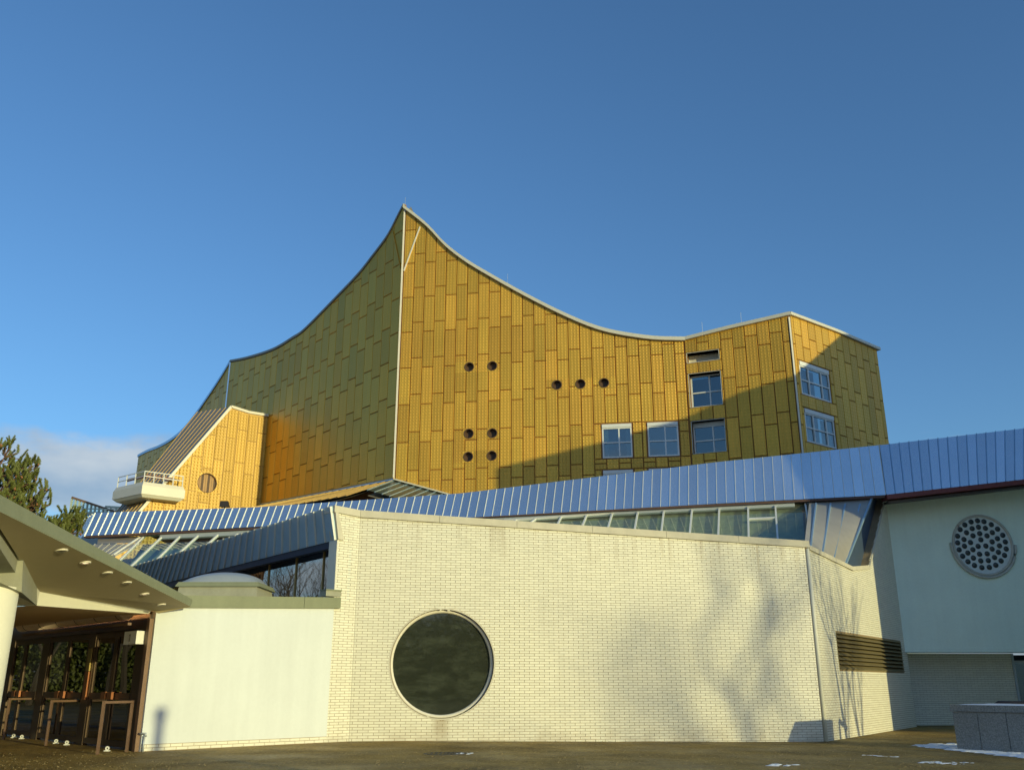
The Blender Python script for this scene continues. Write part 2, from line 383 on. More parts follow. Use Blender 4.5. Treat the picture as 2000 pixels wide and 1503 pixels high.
class MB:                                            # collects geometry of ONE part
    def __init__(self): self.v = []; self.f = []
    def add(self, vs, fs):
        b = len(self.v); self.v += [Vector(x) for x in vs]; self.f += [tuple(i + b for i in f) for f in fs]; return self
    def hexa(self, a, b):                            # two matching quads
        return self.add(list(a) + list(b), [(0, 1, 2, 3), (7, 6, 5, 4), (0, 4, 5, 1), (1, 5, 6, 2), (2, 6, 7, 3), (3, 7, 4, 0)])
    def prism(self, a, b):
        n = len(a); return self.add(list(a) + list(b), [tuple(range(n)), tuple(range(2 * n - 1, n - 1, -1))] + [(i, i + n, (i + 1) % n + n, (i + 1) % n) for i in range(n)])
    def wbox(self, W, s0, s1, z0, z1, o0, o1):
        return self.hexa([W.P(s0, z0, o1), W.P(s1, z0, o1), W.P(s1, z1, o1), W.P(s0, z1, o1)], [W.P(s0, z0, o0), W.P(s1, z0, o0), W.P(s1, z1, o0), W.P(s0, z1, o0)])
    def bar(self, a, b, wd, ht, up=(0, 0, 1)):       # rectangular bar between two points
        a = Vector(a); b = Vector(b); d = (b - a).normalized(); up = Vector(up)
        sx = d.cross(up)
        if sx.length < 1e-4: sx = d.cross(Vector((0, 1, 0)))
        sx.normalize(); uy = sx.cross(d).normalized()
        q = [sx * wd / 2 * i + uy * ht / 2 * j for i, j in ((-1, -1), (1, -1), (1, 1), (-1, 1))]
        return self.hexa([a + x for x in q], [b + x for x in q])
    def tube(self, pts, r, n=8, cap=True):
        pts = [Vector(p) for p in pts]; rs = r if isinstance(r, (list, tuple)) else [r] * len(pts)
        base = len(self.v); ref = Vector((0, 0, 1))
        for i, p in enumerate(pts):
            d = (pts[min(i + 1, len(pts) - 1)] - pts[max(i - 1, 0)]).normalized()
            a = d.cross(ref if abs(d.z) < 0.95 else Vector((1, 0, 0))).normalized(); b = d.cross(a)
            for k in range(n):
                t = 2 * math.pi * k / n; self.v.append(p + (a * math.cos(t) + b * math.sin(t)) * rs[i])
        for i in range(len(pts) - 1):
            for k in range(n):
                k2 = (k + 1) % n; self.f.append((base + i * n + k, base + i * n + k2, base + (i + 1) * n + k2, base + (i + 1) * n + k))
        if cap:
            self.f.append(tuple(base + k for k in range(n))); self.f.append(tuple(base + (len(pts) - 1) * n + k for k in range(n - 1, -1, -1)))
        return self
    def lathe(self, c, ax, prof, n=32, ref=None):    # profile (r, h) about axis ax at c
        c = Vector(c); ax = Vector(ax).normalized(); a = (Vector(ref) if ref else ax.orthogonal()); a = (a - ax * a.dot(ax)).normalized(); b = ax.cross(a)
        base = len(self.v)
        for r_, h in prof:
            for k in range(n):
                t = 2 * math.pi * k / n; self.v.append(c + ax * h + (a * math.cos(t) + b * math.sin(t)) * r_)
        for i in range(len(prof) - 1):
            for k in range(n):
                k2 = (k + 1) % n; self.f.append((base + i * n + k, base + i * n + k2, base + (i + 1) * n + k2, base + (i + 1) * n + k))
        return self
    def disc(self, c, ax, r, n=32):
        c = Vector(c); ax = Vector(ax).normalized(); a = ax.orthogonal().normalized(); b = ax.cross(a); base = len(self.v)
        for k in range(n):
            t = 2 * math.pi * k / n; self.v.append(c + (a * math.cos(t) + b * math.sin(t)) * r)
        self.f.append(tuple(range(base, base + n))); return self
    def slab(self, W, outer, o0, o1, holes=()):      # polygon (s,z) with holes, extruded o0..o1
        loops = [list(outer)] + [list(h) for h in holes]
        flat = [p for l in loops for p in l]; n = len(flat)
        tris = tessellate_polygon([[Vector((p[0], p[1], 0)) for p in l] for l in loops])
        vs = [W.P(s, z, o1) for s, z in flat] + [W.P(s, z, o0) for s, z in flat]
        fs = [tuple(t) for t in tris] + [tuple(i + n for i in reversed(t)) for t in tris]
        b = 0
        for l in loops:
            k = len(l); fs += [(b + i, b + i + n, b + (i + 1) % k + n, b + (i + 1) % k) for i in range(k)]; b += k
        return self.add(vs, fs)
    def build(self, name, mat, parent=None, **k): return part(name, self.v, self.f, mat, parent, recalc=k.pop('recalc', True), **k)
def circ(s, z, r, n=40): return [(s + r * math.cos(2 * math.pi * k / n), z + r * math.sin(2 * math.pi * k / n)) for k in range(n)]

# clad a wall with staggered vertical sheets; returns cells [(poly (s,z))]
def cells(W, s0, s1, colw, ph, zref, ptop, top, bot, alt=0.27, cuts=(), jit=0.0):
    res = []; k = 0; s = s0 + ph - colw if ph else s0
    k = 0
    while s < s1 - 0.02:
        a = max(s, s0); b = min(s + colw, s1)
        if b - a > 0.05:
            zmx = max(top(a), top(b), top((a + b) / 2)); zmn = min(bot(a), bot(b))
            z = zref + (alt * ptop if k % 2 else 0) + random.uniform(-jit, jit)
            while z > zmn: z -= ptop
            while z < zmx:
                rects = [(a, b, z, z + ptop, 0)]
                for cut in cuts:
                    (c0, c1, d0, d1) = cut[:4]; sf = len(cut) > 4
                    nr = []
                    for (x0, x1, y0, y1, fl) in rects:
                        if x1 <= c0 + .01 or x0 >= c1 - .01 or y1 <= d0 + .01 or y0 >= d1 - .01: nr.append((x0, x1, y0, y1, fl)); continue
                        ya, yb = max(y0, d0), min(y1, d1)
                        if x0 < c0 - .02: nr.append((x0, c0, ya, yb, fl | (14 if sf else 0) & (2 | (4 if yb == d1 else 0) | (8 if ya == d0 else 0))))
                        if x1 > c1 + .02: nr.append((c1, x1, ya, yb, fl | (13 if sf else 0) & (1 | (4 if yb == d1 else 0) | (8 if ya == d0 else 0))))
                        if y0 < d0 - .02: nr.append((x0, x1, y0, d0, fl | (4 if sf else 0)))
                        if y1 > d1 + .02: nr.append((x0, x1, d1, y1, fl | (8 if sf else 0)))
                    rects = nr
                for q_ in rects: res.append(q_)
                z += ptop
        s += colw; k += 1
    out_ = []
    for (x0, x1, y0, y1, fl) in res:                  # fl: sides (1 left, 2 right, 4 top, 8 bottom) that butt without a joint
        g = 0.018
        xs = [x0 + (0.001 if fl & 1 else g), (x0 + x1) / 2, x1 - (0.001 if fl & 2 else g)]
        tp = [min(y1 - (0.001 if fl & 4 else g), top(x)) for x in xs]; bt = [max(y0 + (0.001 if fl & 8 else g), bot(x)) for x in xs]
        if all(t <= q + 0.02 for t, q in zip(tp, bt)): continue
        pts = []
        for x, q, t in zip(xs, bt, tp): pts.append((x, min(q, t)))
        for x, q, t in list(zip(xs, bt, tp))[::-1]:
            if t > q + 0.01: pts.append((x, t))
        if len(pts) >= 3: out_.append((pts, fl))
    return out_
def parea(pts3):
    q = [proj(p) for p in pts3]
    if all(x < -20 or x > 2020 or y < -20 or y > 1520 for x, y in q): return 0
    return abs(sum(q[i][0] * q[(i + 1) % len(q)][1] - q[(i + 1) % len(q)][0] * q[i][1] for i in range(len(q)))) / 2
def panel_geo(W, pf_, th=0.05, off=0.0):
    pts, fl = pf_
    n = len(pts); cx = sum(p[0] for p in pts) / n; cz = sum(p[1] for p in pts) / n
    e = 0.014
    x_lo, x_hi = min(p[0] for p in pts), max(p[0] for p in pts)
    def ins(p):
        ex = (0 if fl & 1 else e) if p[0] < x_lo + 1e-6 else -(0 if fl & 2 else e) if p[0] > x_hi - 1e-6 else 0
        return (p[0] + ex, p[1] + ((0 if fl & 8 else e) if p[1] < cz else -(0 if fl & 4 else e)))
    a = [W.P(*ins(p), off + th) for p in pts]; b = [W.P(*p, off + th * 0.55) for p in pts]; c = [W.P(*p, off) for p in pts]
    fs = [tuple(range(n))]
    for i in range(n):
        j = (i + 1) % n; fs += [(i, i + n, j + n, j), (i + n, i + 2 * n, j + 2 * n, j + n)]
    uv = [ins(p) for p in pts] + list(pts) * 2
    return a + b + c, fs, uv
def place_panels(lst, limit, parent_stuff, stuffname):
    """lst: (wall, pts, mat, parent). biggest ones become parts, the others one part"""
    geo = []
    for W, pts, mat, par in lst:
        geo.append((parea([W.P(*p, 0.05) for p in pts[0]]), W, pts, mat, par))
    geo.sort(key=lambda g: -g[0])
    for a, W, pts, mat, par in geo[:limit]:
        v, f, uv = panel_geo(W, pts)
        part('panel', v, f, mat, par, uvs=uv, recalc=True, rnd=[random.random()] * len(f))
    rest = {}
    for a, W, pts, mat, par in geo[limit:]: rest.setdefault((mat, par.name), (par, []))[1].append((W, pts))
    for (mat, _), (par, ls) in rest.items():
        V = []; Fc = []; U = []; Rn = []
        for W, pts in ls:
            v, f, uv = panel_geo(W, pts); b = len(V); r = random.random()
            V += v; U += uv; Fc += [tuple(i + b for i in q) for q in f]; Rn += [r] * len(f)
        part(stuffname, V, Fc, mat, par, uvs=U, recalc=True, rnd=Rn, kind='stuff')

def window(name, parent, W, s0, s1, z0, z1, off, cols, rows, fr=0.06, depth=0.08, mat='frame_white', glass='glass_sky', shutter=0.0, shmat='frame_white', curtain=0.0, label=None):
    m = MB()
    zt = z1 - shutter
    m.wbox(W, s0, s0 + fr, z0, zt, off, off + depth).wbox(W, s1 - fr, s1, z0, zt, off, off + depth)
    m.wbox(W, s0 + fr, s1 - fr, z0, z0 + fr, off, off + depth).wbox(W, s0 + fr, s1 - fr, zt - fr, zt, off, off + depth)
    xs = [s0 + fr] + [s0 + (s1 - s0) * c for c in cols] + [s1 - fr]; zs = [z0 + fr] + [z0 + (zt - z0) * c for c in rows] + [zt - fr]
    for x in xs[1:-1]: m.wbox(W, x - fr * .45, x + fr * .45, z0 + fr, zt - fr, off + 0.012, off + depth + .012)
    for z in zs[1:-1]: m.wbox(W, s0 + fr, s1 - fr, z - fr * .45, z + fr * .45, off + 0.008, off + depth + .006)
    o = m.build(name, mat, parent)
    for i in range(len(xs) - 1):
        for j in range(len(zs) - 1):
            g = MB(); h = fr * .45 if True else 0
            g.wbox(W, xs[i] + (h if i else 0), xs[i + 1] - (h if i < len(xs) - 2 else 0), zs[j] + (h if j else 0), zs[j + 1] - (h if j < len(zs) - 2 else 0), off + depth * .3, off + depth * .3 + 0.012)
            g.build('pane', glass, o)
    if shutter:
        MB().wbox(W, s0, s1, zt, z1, off + 0.003, off + depth * 1.5).build('shutter_box', shmat, o)
    if curtain:
        for a, b in ((s0 + fr, s0 + fr + (s1 - s0) * curtain), (s1 - fr - (s1 - s0) * curtain, s1 - fr)):
            V = []; n = 14
            for i in range(n + 1):
                x = a + (b - a) * i / n; d = off - 0.12 + 0.03 * math.sin(i * 2.4)
                V += [W.P(x, z0 + fr, d), W.P(x, zt - fr, d)]
            part('curtain', V, [(2 * i, 2 * i + 2, 2 * i + 3, 2 * i + 1) for i in range(n)], 'curtain_white', o)
    return o

# ================================================================== SETTING
def build_ground():
    xs = [-3000, -600, -120, -40, -20] + [-14 + i * 1.0 for i in range(35)] + [30, 60, 150, 600, 3000]
    ys = [-3000, -500, -120, -40, -15, -5, 0] + [2 + i * 1.0 for i in range(38)] + [45, 60, 90, 200, 600, 3000]
    V = [(x, y, zg(x, y)) for y in ys for x in xs]; n = len(xs)
    Fc = [(j * n + i, j * n + i + 1, (j + 1) * n + i + 1, (j + 1) * n + i) for j in range(len(ys) - 1) for i in range(n - 1)]
    g = part('ground', V, Fc, 'asphalt', loc=(0, 0, 0), smooth_=True)
    g['kind'] = 'structure'
build_ground()

# plan points
C1 = at_z(681, 1447, 0.0)
FD = Vector((6.73, 1.052, 0)).normalized()
WF = Wall(C1, FD)                                    # front brick wall
sC2, zC2 = WF.sz(1614, 1447)
C2 = WF.P(sC2, 0)
WR = Wall(C2, (0.73, 1.052))                         # brick wall turning back to the right
W0 = at_z(272, 1467, 0.0)
WS = Wall(C1, (W0 - C1))                             # pale brick strip and the plastered wall, running towards the viewer on the left
sW0 = (W0 - C1).length
print('C1', C1, 'C2', C2, 'W0', W0, sC2, zC2)

# ---- bricks
CO, JN, BL = 0.0625, 0.010, 0.25
def brick_rows(W, z_lo, sfun, top, holes=()):
    """sfun(z) -> (s_lo, s_hi); top(s); holes: (s,z,r) circles, or (s0,s1,z0,z1) boxes"""
    res = []; i = 0
    z = math.floor(z_lo / CO) * CO
    while True:
        z0, z1 = z + JN / 2, z + CO - JN / 2
        lo, hi = sfun((z0 + z1) / 2)
        if hi <= lo: break
        mxt = max(top(lo), top(hi), *(top(lo + (hi - lo) * k / 12) for k in range(13)))
        if z0 > mxt: break
        s = lo - (0.0625 if i % 2 else 0.1875) ; k = 0
        while s < hi:
            a, b = max(s + JN / 2, lo + 0.002), min(s + BL - JN / 2, hi - 0.002)
            if b - a > 0.02:
                segs = [[(a, a), (b, b)]]                      # (at z0, at z1) ends
                for h in holes:
                    ns = []
                    for (L_, R_) in segs:
                        if len(h) == 3:
                            def hw(zz): return math.sqrt(max(h[2] ** 2 - (zz - h[1]) ** 2, 0))
                            w0, w1 = hw(z0), hw(z1)
                            if w0 == 0 and w1 == 0: ns.append([L_, R_]); continue
                            l0, l1, r0, r1 = h[0] - w0, h[0] - w1, h[0] + w0, h[0] + w1
                        else:
                            if z1 <= h[2] or z0 >= h[3]: ns.append([L_, R_]); continue
                            l0 = l1 = h[0]; r0 = r1 = h[1]
                        if max(R_) <= min(l0, l1) or min(L_) >= max(r0, r1): ns.append([L_, R_]); continue
                        p = [L_, (max(min(R_[0], l0), L_[0]), max(min(R_[1], l1), L_[1]))]
                        if p[1][0] - p[0][0] + p[1][1] - p[0][1] > 0.02: ns.append(p)
                        p = [(min(max(L_[0], r0), R_[0]), min(max(L_[1], r1), R_[1])), R_]
                        if p[1][0] - p[0][0] + p[1][1] - p[0][1] > 0.02: ns.append(p)
                    segs = ns
                for L_, R_ in segs:
                    t0, t1 = min(z1, top(L_[1])), min(z1, top(R_[1]))
                    if t0 <= z0 + .004 and t1 <= z0 + .004: continue
                    res.append([(L_[0], z0), (R_[0], z0), (R_[1], max(t1, z0)), (L_[1], max(t0, z0))])
            s += BL
        z += CO; i += 1
    return res
def lay_bricks(items, limit, stuff_parent):
    """items: (W, quad, parent)"""
    th = 0.012
    rk = sorted(items, key=lambda it: -parea([it[0].P(*p, th) for p in it[1]]))
    proto = {}
    def hexa(W, q):
        a = [W.P(*p, th) for p in q]; b = [W.P(*p, 0.0) for p in q]; return a, b
    for W, q, par in rk[:limit]:
        key = None
        full = abs(q[1][0] - q[0][0] - (BL - JN)) < 1e-4 and abs(q[2][1] - q[1][1] - (CO - JN)) < 1e-4 and abs(q[3][0] - q[0][0]) < 1e-5 and abs(q[2][0] - q[1][0]) < 1e-5 and abs(q[3][1] - q[2][1]) < 1e-5
        c = W.P((q[0][0] + q[1][0]) / 2, q[0][1], 0)
        if full:
            key = id(W)
            if key not in proto:
                a, b = hexa(W, q); m = MB().hexa([x - c for x in a], [x - c for x in b])
                me = bpy.data.meshes.new('brick'); me.from_pydata([tuple(v) for v in m.v], [], m.f)
                bm = bmesh.new(); bm.from_mesh(me); bmesh.ops.recalc_face_normals(bm, faces=bm.faces); bm.to_mesh(me); bm.free()
                me.materials.append(MATS['brick_white']); proto[key] = me
            obj_from('brick', proto[key], par, c)
        else:
            a, b = hexa(W, q); MB().hexa(a, b).build('brick', 'brick_white', par)
    rest = {}
    for W, q, par in rk[limit:]: rest.setdefault(par.name, (par, []))[1].append((W, q))
    for par, ls in rest.values():
        V = []; Fc = []; Rn = []
        for W, q in ls:
            a, b = hexa(W, q); k = len(V); V += a + b
            Fc += [(k, k + 1, k + 2, k + 3), (k, k + 4, k + 5, k + 1), (k + 1, k + 5, k + 6, k + 2), (k + 2, k + 6, k + 7, k + 3), (k + 3, k + 7, k + 4, k)]
            Rn += [random.random()] * 5
        part('brickwork', V, Fc, 'brick_white', par, rnd=Rn, kind='stuff', recalc=True)

# ================================================================== FOYER BUILDING
foyer = thing('foyer_building', 'low foyer of white glazed brick with one huge round window and aluminium eaves', 'building', WF.P(sC2 / 2, 0))
ZB = -0.25
# front wall
f_top = WF.curve([(692, 1008), (1012, 1024 - 7 + 1), (1380, 1052), (1581, 1068)])
f_top = [WF.sz(692, 1008), WF.sz(1581, 1068)]
ftop = lambda s: interp(f_top, s)
sC, zC = WF.sz(864, 1294); r_w = abs(WF.sz(966, 1296)[0] - WF.sz(762, 1296)[0]) / 2
print('round window', sC, zC, r_w)
m = MB(); m.slab(WF, [(0, ZB), (sC2, ZB), (sC2, ftop(sC2)), (0, ftop(0))], -0.35, 0.0, holes=[circ(sC, zC, r_w, 64)])
front = m.build('front_wall', 'mortar', foyer)
# strip
s_str = WS.sz(636, 1447)[0]
st_top = WS.sz(652, 996)
sl_bot = WS.sz(634, 1050)
strip_top = [(0, ftop(0)), (st_top[0], WS.sz(652, 999)[1])]
m = MB(); m.slab(WS, [(0, ZB), (s_str, ZB), (s_str, sl_bot[1]), (st_top[0], strip_top[1][1]), (0, ftop(0))], -0.35, 0.0)
strip = m.build('corner_wall', 'mortar', foyer)
# return wall
rt_px = [(1583, 1074), (1663, 1113), (1695, 1110), (1728, 968)]
rt = [WR.sz(u, v) for u, v in rt_px]
sRend = WR.sz(1790, 1418)[0]
rtop = lambda s: interp(rt, s) if s < rt[-1][0] else rt[-1][1]
print('return wall', rt, sRend)
LV = [WR.sz(1632, 1235), WR.sz(1758, 1252), WR.sz(1765, 1312), WR.sz(1638, 1308)]
lv_s0, lv_s1 = (LV[0][0] + LV[3][0]) / 2, (LV[1][0] + LV[2][0]) / 2; lv_z0, lv_z1 = (LV[2][1] + LV[3][1]) / 2, (LV[0][1] + LV[1][1]) / 2
m = MB(); m.slab(WR, [(0, ZB), (sRend, ZB), (sRend, rt[-1][1])] + [p for p in rt[::-1][0:]] + [(0, rt[0][1] if rt[0][0] > 0 else rtop(0))], -0.3, 0.0, holes=[[(lv_s0, lv_z0), (lv_s1, lv_z0), (lv_s1, lv_z1), (lv_s0, lv_z1)]])
retw = m.build('side_wall', 'mortar', foyer)
items = []
for q in brick_rows(WF, ZB + .06, lambda z: (0.004, sC2 - 0.07), lambda s: ftop(s) - 0.01, holes=[(sC, zC, r_w + 0.005)]): items.append((WF, q, front))
for q in brick_rows(WS, ZB + .06, lambda z: (0.006, s_str if z < sl_bot[1] else max(0.3, s_str + (st_top[0] - s_str) * (z - sl_bot[1]) / (st_top[1] - sl_bot[1]))), lambda s: interp(strip_top, s) - 0.01): items.append((WS, q, strip))
for q in brick_rows(WR, ZB + .06, lambda z: (0.07, sRend - 0.005), lambda s: rtop(s) - 0.01, holes=[(lv_s0, lv_s1, lv_z0, lv_z1)]): items.append((WR, q, retw))
print('bricks', len(items))
lay_bricks(items, 300, foyer)
# rust and damp stains on the front wall: under the round window, below the coping, along the foot
def stain(mat):
    t = MATS[mat].node_tree; N = t.nodes; L = t.links; b = N['Principled BSDF']; src = b.inputs['Base Color'].links[0].from_socket
    geo = N.new('ShaderNodeNewGeometry'); sx = N.new('ShaderNodeSeparateXYZ'); L.new(geo.outputs['Position'], sx.inputs[0])
    def mr_(v, a, b_, c, d):
        n = N.new('ShaderNodeMapRange'); n.interpolation_type = 'SMOOTHSTEP'
        for k, x in zip(('From Min', 'From Max', 'To Min', 'To Max'), (a, b_, c, d)): n.inputs[k].default_value = x
        L.new(v, n.inputs['Value']); return n.outputs[0]
    def m_(op, a, b_):
        n = N.new('ShaderNodeMath'); n.operation = op
        for i, x in enumerate((a, b_)):
            if hasattr(x, 'is_linked'): L.new(x, n.inputs[i])
            else: n.inputs[i].default_value = x
        return n.outputs[0]
    c = WF.P(sC, 0); zt0 = ftop(0); sl_ = (ftop(sC2) - ftop(0)) / (C2.x - C1.x)
    mp = N.new('ShaderNodeMapping'); mp.inputs['Scale'].default_value = (5.5, 5.5, 0.35); L.new(geo.outputs['Position'], mp.inputs[0])
    no = N.new('ShaderNodeTexNoise'); no.inputs['Scale'].default_value = 1.0; no.inputs['Detail'].default_value = 6; L.new(mp.outputs[0], no.inputs['Vector'])
    n2 = N.new('ShaderNodeTexNoise'); n2.inputs['Scale'].default_value = 2.0; n2.inputs['Detail'].default_value = 6; L.new(geo.outputs['Position'], n2.inputs['Vector'])
    win = m_('MULTIPLY', mr_(m_('ABSOLUTE', m_('SUBTRACT', sx.outputs['X'], c.x), 0), .06, .26, 1, 0), m_('MULTIPLY', mr_(sx.outputs['Z'], zC - r_w - .75, zC - r_w + .02, .35, 1), mr_(sx.outputs['Z'], zC - r_w, zC - r_w + .08, 1, 0)))
    topz = m_('ADD', m_('MULTIPLY', m_('SUBTRACT', sx.outputs['X'], C1.x), sl_), zt0)
    dn_ = m_('SUBTRACT', topz, sx.outputs['Z'])
    cop = m_('MULTIPLY', m_('MULTIPLY', mr_(dn_, .0, 1.1, 1, 0), mr_(no.outputs['Fac'], .50, .72, 0, 1)), mr_(dn_, -.3, -.2, 0, 1))
    foot = m_('MULTIPLY', mr_(sx.outputs['Z'], -.1, .45, 1, 0), mr_(n2.outputs['Fac'], .40, .65, 0, 1))
    drip = m_('MULTIPLY', mr_(m_('ABSOLUTE', m_('SUBTRACT', sx.outputs['X'], WF.P(WF.sz(1485, 1150)[0], 0).x), 0), .01, .05, 1, 0), mr_(dn_, .2, 1.6, 1, 0))
    fac = m_('MINIMUM', m_('ADD', m_('ADD', m_('MULTIPLY', win, .55), m_('MULTIPLY', cop, .40)), m_('ADD', m_('MULTIPLY', foot, .30), m_('MULTIPLY', drip, .45))), .75)
    lim = mr_(sx.outputs['Y'], WF.o.y - .6, WF.o.y - .5, 0, 1)
    lim2 = mr_(sx.outputs['X'], C2.x - .02, C2.x + .02, 1, 0)
    fac = m_('MULTIPLY', m_('MULTIPLY', fac, lim), lim2)
    mix = N.new('ShaderNodeMixRGB'); mix.inputs['Color2'].default_value = (0.30, 0.22, 0.12, 1); L.new(fac, mix.inputs['Fac']); L.new(src, mix.inputs['Color1']); L.new(mix.outputs[0], b.inputs['Base Color'])
stain('brick_white')
# corner bead on the right-hand arris
MB().tube([C2 + Vector((0, 0, ZB)) + (WF.n + WR.n) * 0.0, C2 + Vector((0, 0, rtop(0)))], 0.055, 8).build('corner_bead', 'cream_paint', foyer, smooth_=True)
# copings
def coping(W, pts, o0, o1, h0, h1, name='coping_stone', nseg=1, par=None):
    for (a, b) in zip(pts, pts[1:]):
        for k in range(nseg):
            p = (a[0] + (b[0] - a[0]) * k / nseg, a[1] + (b[1] - a[1]) * k / nseg); q = (a[0] + (b[0] - a[0]) * (k + 1) / nseg, a[1] + (b[1] - a[1]) * (k + 1) / nseg)
            g = 0.004 if nseg > 1 else 0
            dx = (q[0] - p[0]); t = g / max(abs(dx), .01)
            p2 = (p[0] + dx * t, p[1] + (q[1] - p[1]) * t); q2 = (q[0] - dx * t, q[1] - (q[1] - p[1]) * t)
            MB().hexa([W.P(p2[0], p2[1] + h0, o1), W.P(q2[0], q2[1] + h0, o1), W.P(q2[0], q2[1] + h1, o1), W.P(p2[0], p2[1] + h1, o1)],
                      [W.P(p2[0], p2[1] + h0, o0), W.P(q2[0], q2[1] + h0, o0), W.P(q2[0], q2[1] + h1, o0), W.P(p2[0], p2[1] + h1, o0)]).build(name, 'coping', par or foyer)
coping(WF, [(0.0, ftop(0)), (sC2 + 0.05, ftop(sC2 + 0.05))], -0.40, 0.07, -0.015, 0.16, nseg=6)
coping(WS, [(0.05, strip_top[0][1]), (st_top[0] + .02, strip_top[1][1])], -0.40, 0.07, -0.013, 0.155)
a = Vector((st_top[0] + .02, strip_top[1][1] + .15)); b = Vector((s_str + 0.02, sl_bot[1]))
m = MB(); m.slab(WS, [(a.x, a.y), (b.x, b.y), (b.x - 0.17, b.y), (a.x - 0.12, a.y - 0.17)], -0.30, 0.066); m.build('coping_stone', 'coping', foyer)
coping(WR, [(0.06, rt[0][1] + .0)] + rt[1:3], -0.25, 0.06, -0.01, 0.11)
m = MB(); m.slab(WR, [rt[2], (rt[2][0] + .10, rt[2][1]), (rt[3][0] + .10, rt[3][1]), rt[3]], -.25, .05); m.build('coping_stone', 'coping', foyer)
# round window
cW = WF.P(sC, zC, 0)
rw = MB().lathe(cW, WF.n, [(r_w + .004, -0.001), (r_w, -0.17)], 72).build('round_window', 'trim_pale', foyer, smooth_=True, recalc=False)
MB().lathe(cW, WF.n, [(r_w - 0.010, -0.10), (r_w - 0.02, -0.075), (r_w - 0.065, -0.085), (r_w - 0.085, -0.19), (r_w - 0.085, -0.26)], 72).build('frame', 'trim_pale', rw, smooth_=True, recalc=False)
MB().lathe(cW, WF.n, [(r_w + .03, .0005), (r_w + .03, .0145), (r_w - .004, .0145), (r_w - .004, -.02)], 72).build('outer_trim', 'coping', rw, smooth_=False, recalc=False)
MB().disc(WF.P(sC, zC, -0.17), WF.n, r_w - 0.078, 72).build('pane', 'glass_round', rw)
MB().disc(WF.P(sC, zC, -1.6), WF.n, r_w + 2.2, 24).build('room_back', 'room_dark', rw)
# louvre grille in the side wall
lv = MB(); lv.wbox(WR, lv_s0, lv_s1, lv_z0, lv_z0 + .03, -.25, .03).wbox(WR, lv_s0, lv_s1, lv_z1 - .03, lv_z1, -.25, .03).wbox(WR, lv_s0, lv_s0 + .03, lv_z0 + .03, lv_z1 - .03, -.25, .02).wbox(WR, lv_s1 - .03, lv_s1, lv_z0 + .03, lv_z1 - .03, -.25, .02)
lv = lv.build('louvre_grille', 'louver', foyer)
MB().wbox(WR, lv_s0, lv_s1, lv_z0, lv_z1, -.28, -.25).build('back_plate', 'room_dark', lv)
nL = 8
for i in range(nL):
    zt = lv_z0 + .03 + (lv_z1 - lv_z0 - .06) * (i + 0.95) / nL; zb = zt - (lv_z1 - lv_z0) / nL * 0.78
    MB().hexa([WR.P(lv_s0 + .03, zb, .06), WR.P(lv_s1 - .03, zb, .06), WR.P(lv_s1 - .03, zt, -.09), WR.P(lv_s0 + .03, zt, -.09)],
              [WR.P(lv_s0 + .03, zb - .012, .05), WR.P(lv_s1 - .03, zb - .012, .05), WR.P(lv_s1 - .03, zt - .012, -.1), WR.P(lv_s0 + .03, zt - .012, -.1)]).build('slat', 'louver', lv)

# ---- the long aluminium eave
kB = at_y(1730, 966, 31.4)                            # kink, lower edge
BD = Vector((-4.04, 1.052, 0)).normalized()
LEAN = Vector((0.112, 0.445, 1.857)).normalized()
bp_, bn_ = kB, BD.cross(LEAN).normalized()
bB0 = kB; bB1 = on_plane(165, 1046, bp_, bn_); bT0 = on_plane(1716, 869, bp_, bn_); bT1 = on_plane(186, 1001, bp_, bn_)
print('band', bB0, bB1, bT0, bT1)
mid_b = [on_plane(u, v, bp_, bn_) for u, v in ((1730, 966), (1400, 983), (900, 1011), (500, 1028), (165, 1046))]
mid_t = [on_plane(u, v, bp_, bn_) for u, v in ((1716, 869), (1400, 902), (900, 963), (500, 990), (186, 1001))]
def lin(pl, t):
    L_ = [0]
    for a, b in zip(pl, pl[1:]): L_.append(L_[-1] + (b - a).length)
    x = t * L_[-1]
    for i in range(len(pl) - 1):
        if x <= L_[i + 1] + 1e-9: return pl[i].lerp(pl[i + 1], (x - L_[i]) / (L_[i + 1] - L_[i]))
    return pl[-1].copy()
def seam_band(parent, fb, ft, n, mat, rib=(0.016, 0.030), ribmat='seam_rib', th=0.03, skew=None, name='roof_sheet'):
    """fb(t), ft(t): lower and upper edge points; n sheets with a standing seam between"""
    nrm = (fb(1) - fb(0)).cross(ft(0) - fb(0)).normalized()
    if nrm.dot(CAM - fb(0.5)) < 0: nrm = -nrm
    for i in range(n):
        a, b, c, d = fb(i / n), fb((i + 1) / n), ft((i + 1) / n), ft(i / n)
        wob = nrm * random.uniform(-.006, .006)
        MB().hexa([a + wob, b, c, d + wob], [x - nrm * th for x in (a, b, c, d)]).build(name, mat, parent)
    for i in range(n + 1):
        a, d = fb(i / n), ft(i / n)
        MB().bar(a + nrm * rib[1] * .5, d + nrm * rib[1] * .5, rib[0], rib[1], up=nrm).build('standing_seam', ribmat, parent)
    return nrm
eave = part('long_eave', [p + Vector((0, .1, 0)) for p in mid_b] + [p + Vector((0, .12, -.02)) for p in mid_t], [(i, i + 1, i + 6, i + 5) for i in range(4)], 'alu_warm', foyer)
bn = seam_band(eave, lambda t: lin(mid_b, t), lambda t: lin(mid_t, t), 96, 'alu_band')
# lower drip edge, gutter profile
MB().bar(kB + Vector((0, .12, -.05)), bB1 + Vector((0, .12, -.05)), 0.20, 0.07).build('drip_edge', 'eave_dark', eave)
MB().bar(kB + BD * 3.0 + Vector((0, .22, -.17)), bB1 + Vector((3.6, -.75, -.17)), 0.16, 0.17).build('gutter_beam', 'frame_grey', eave)
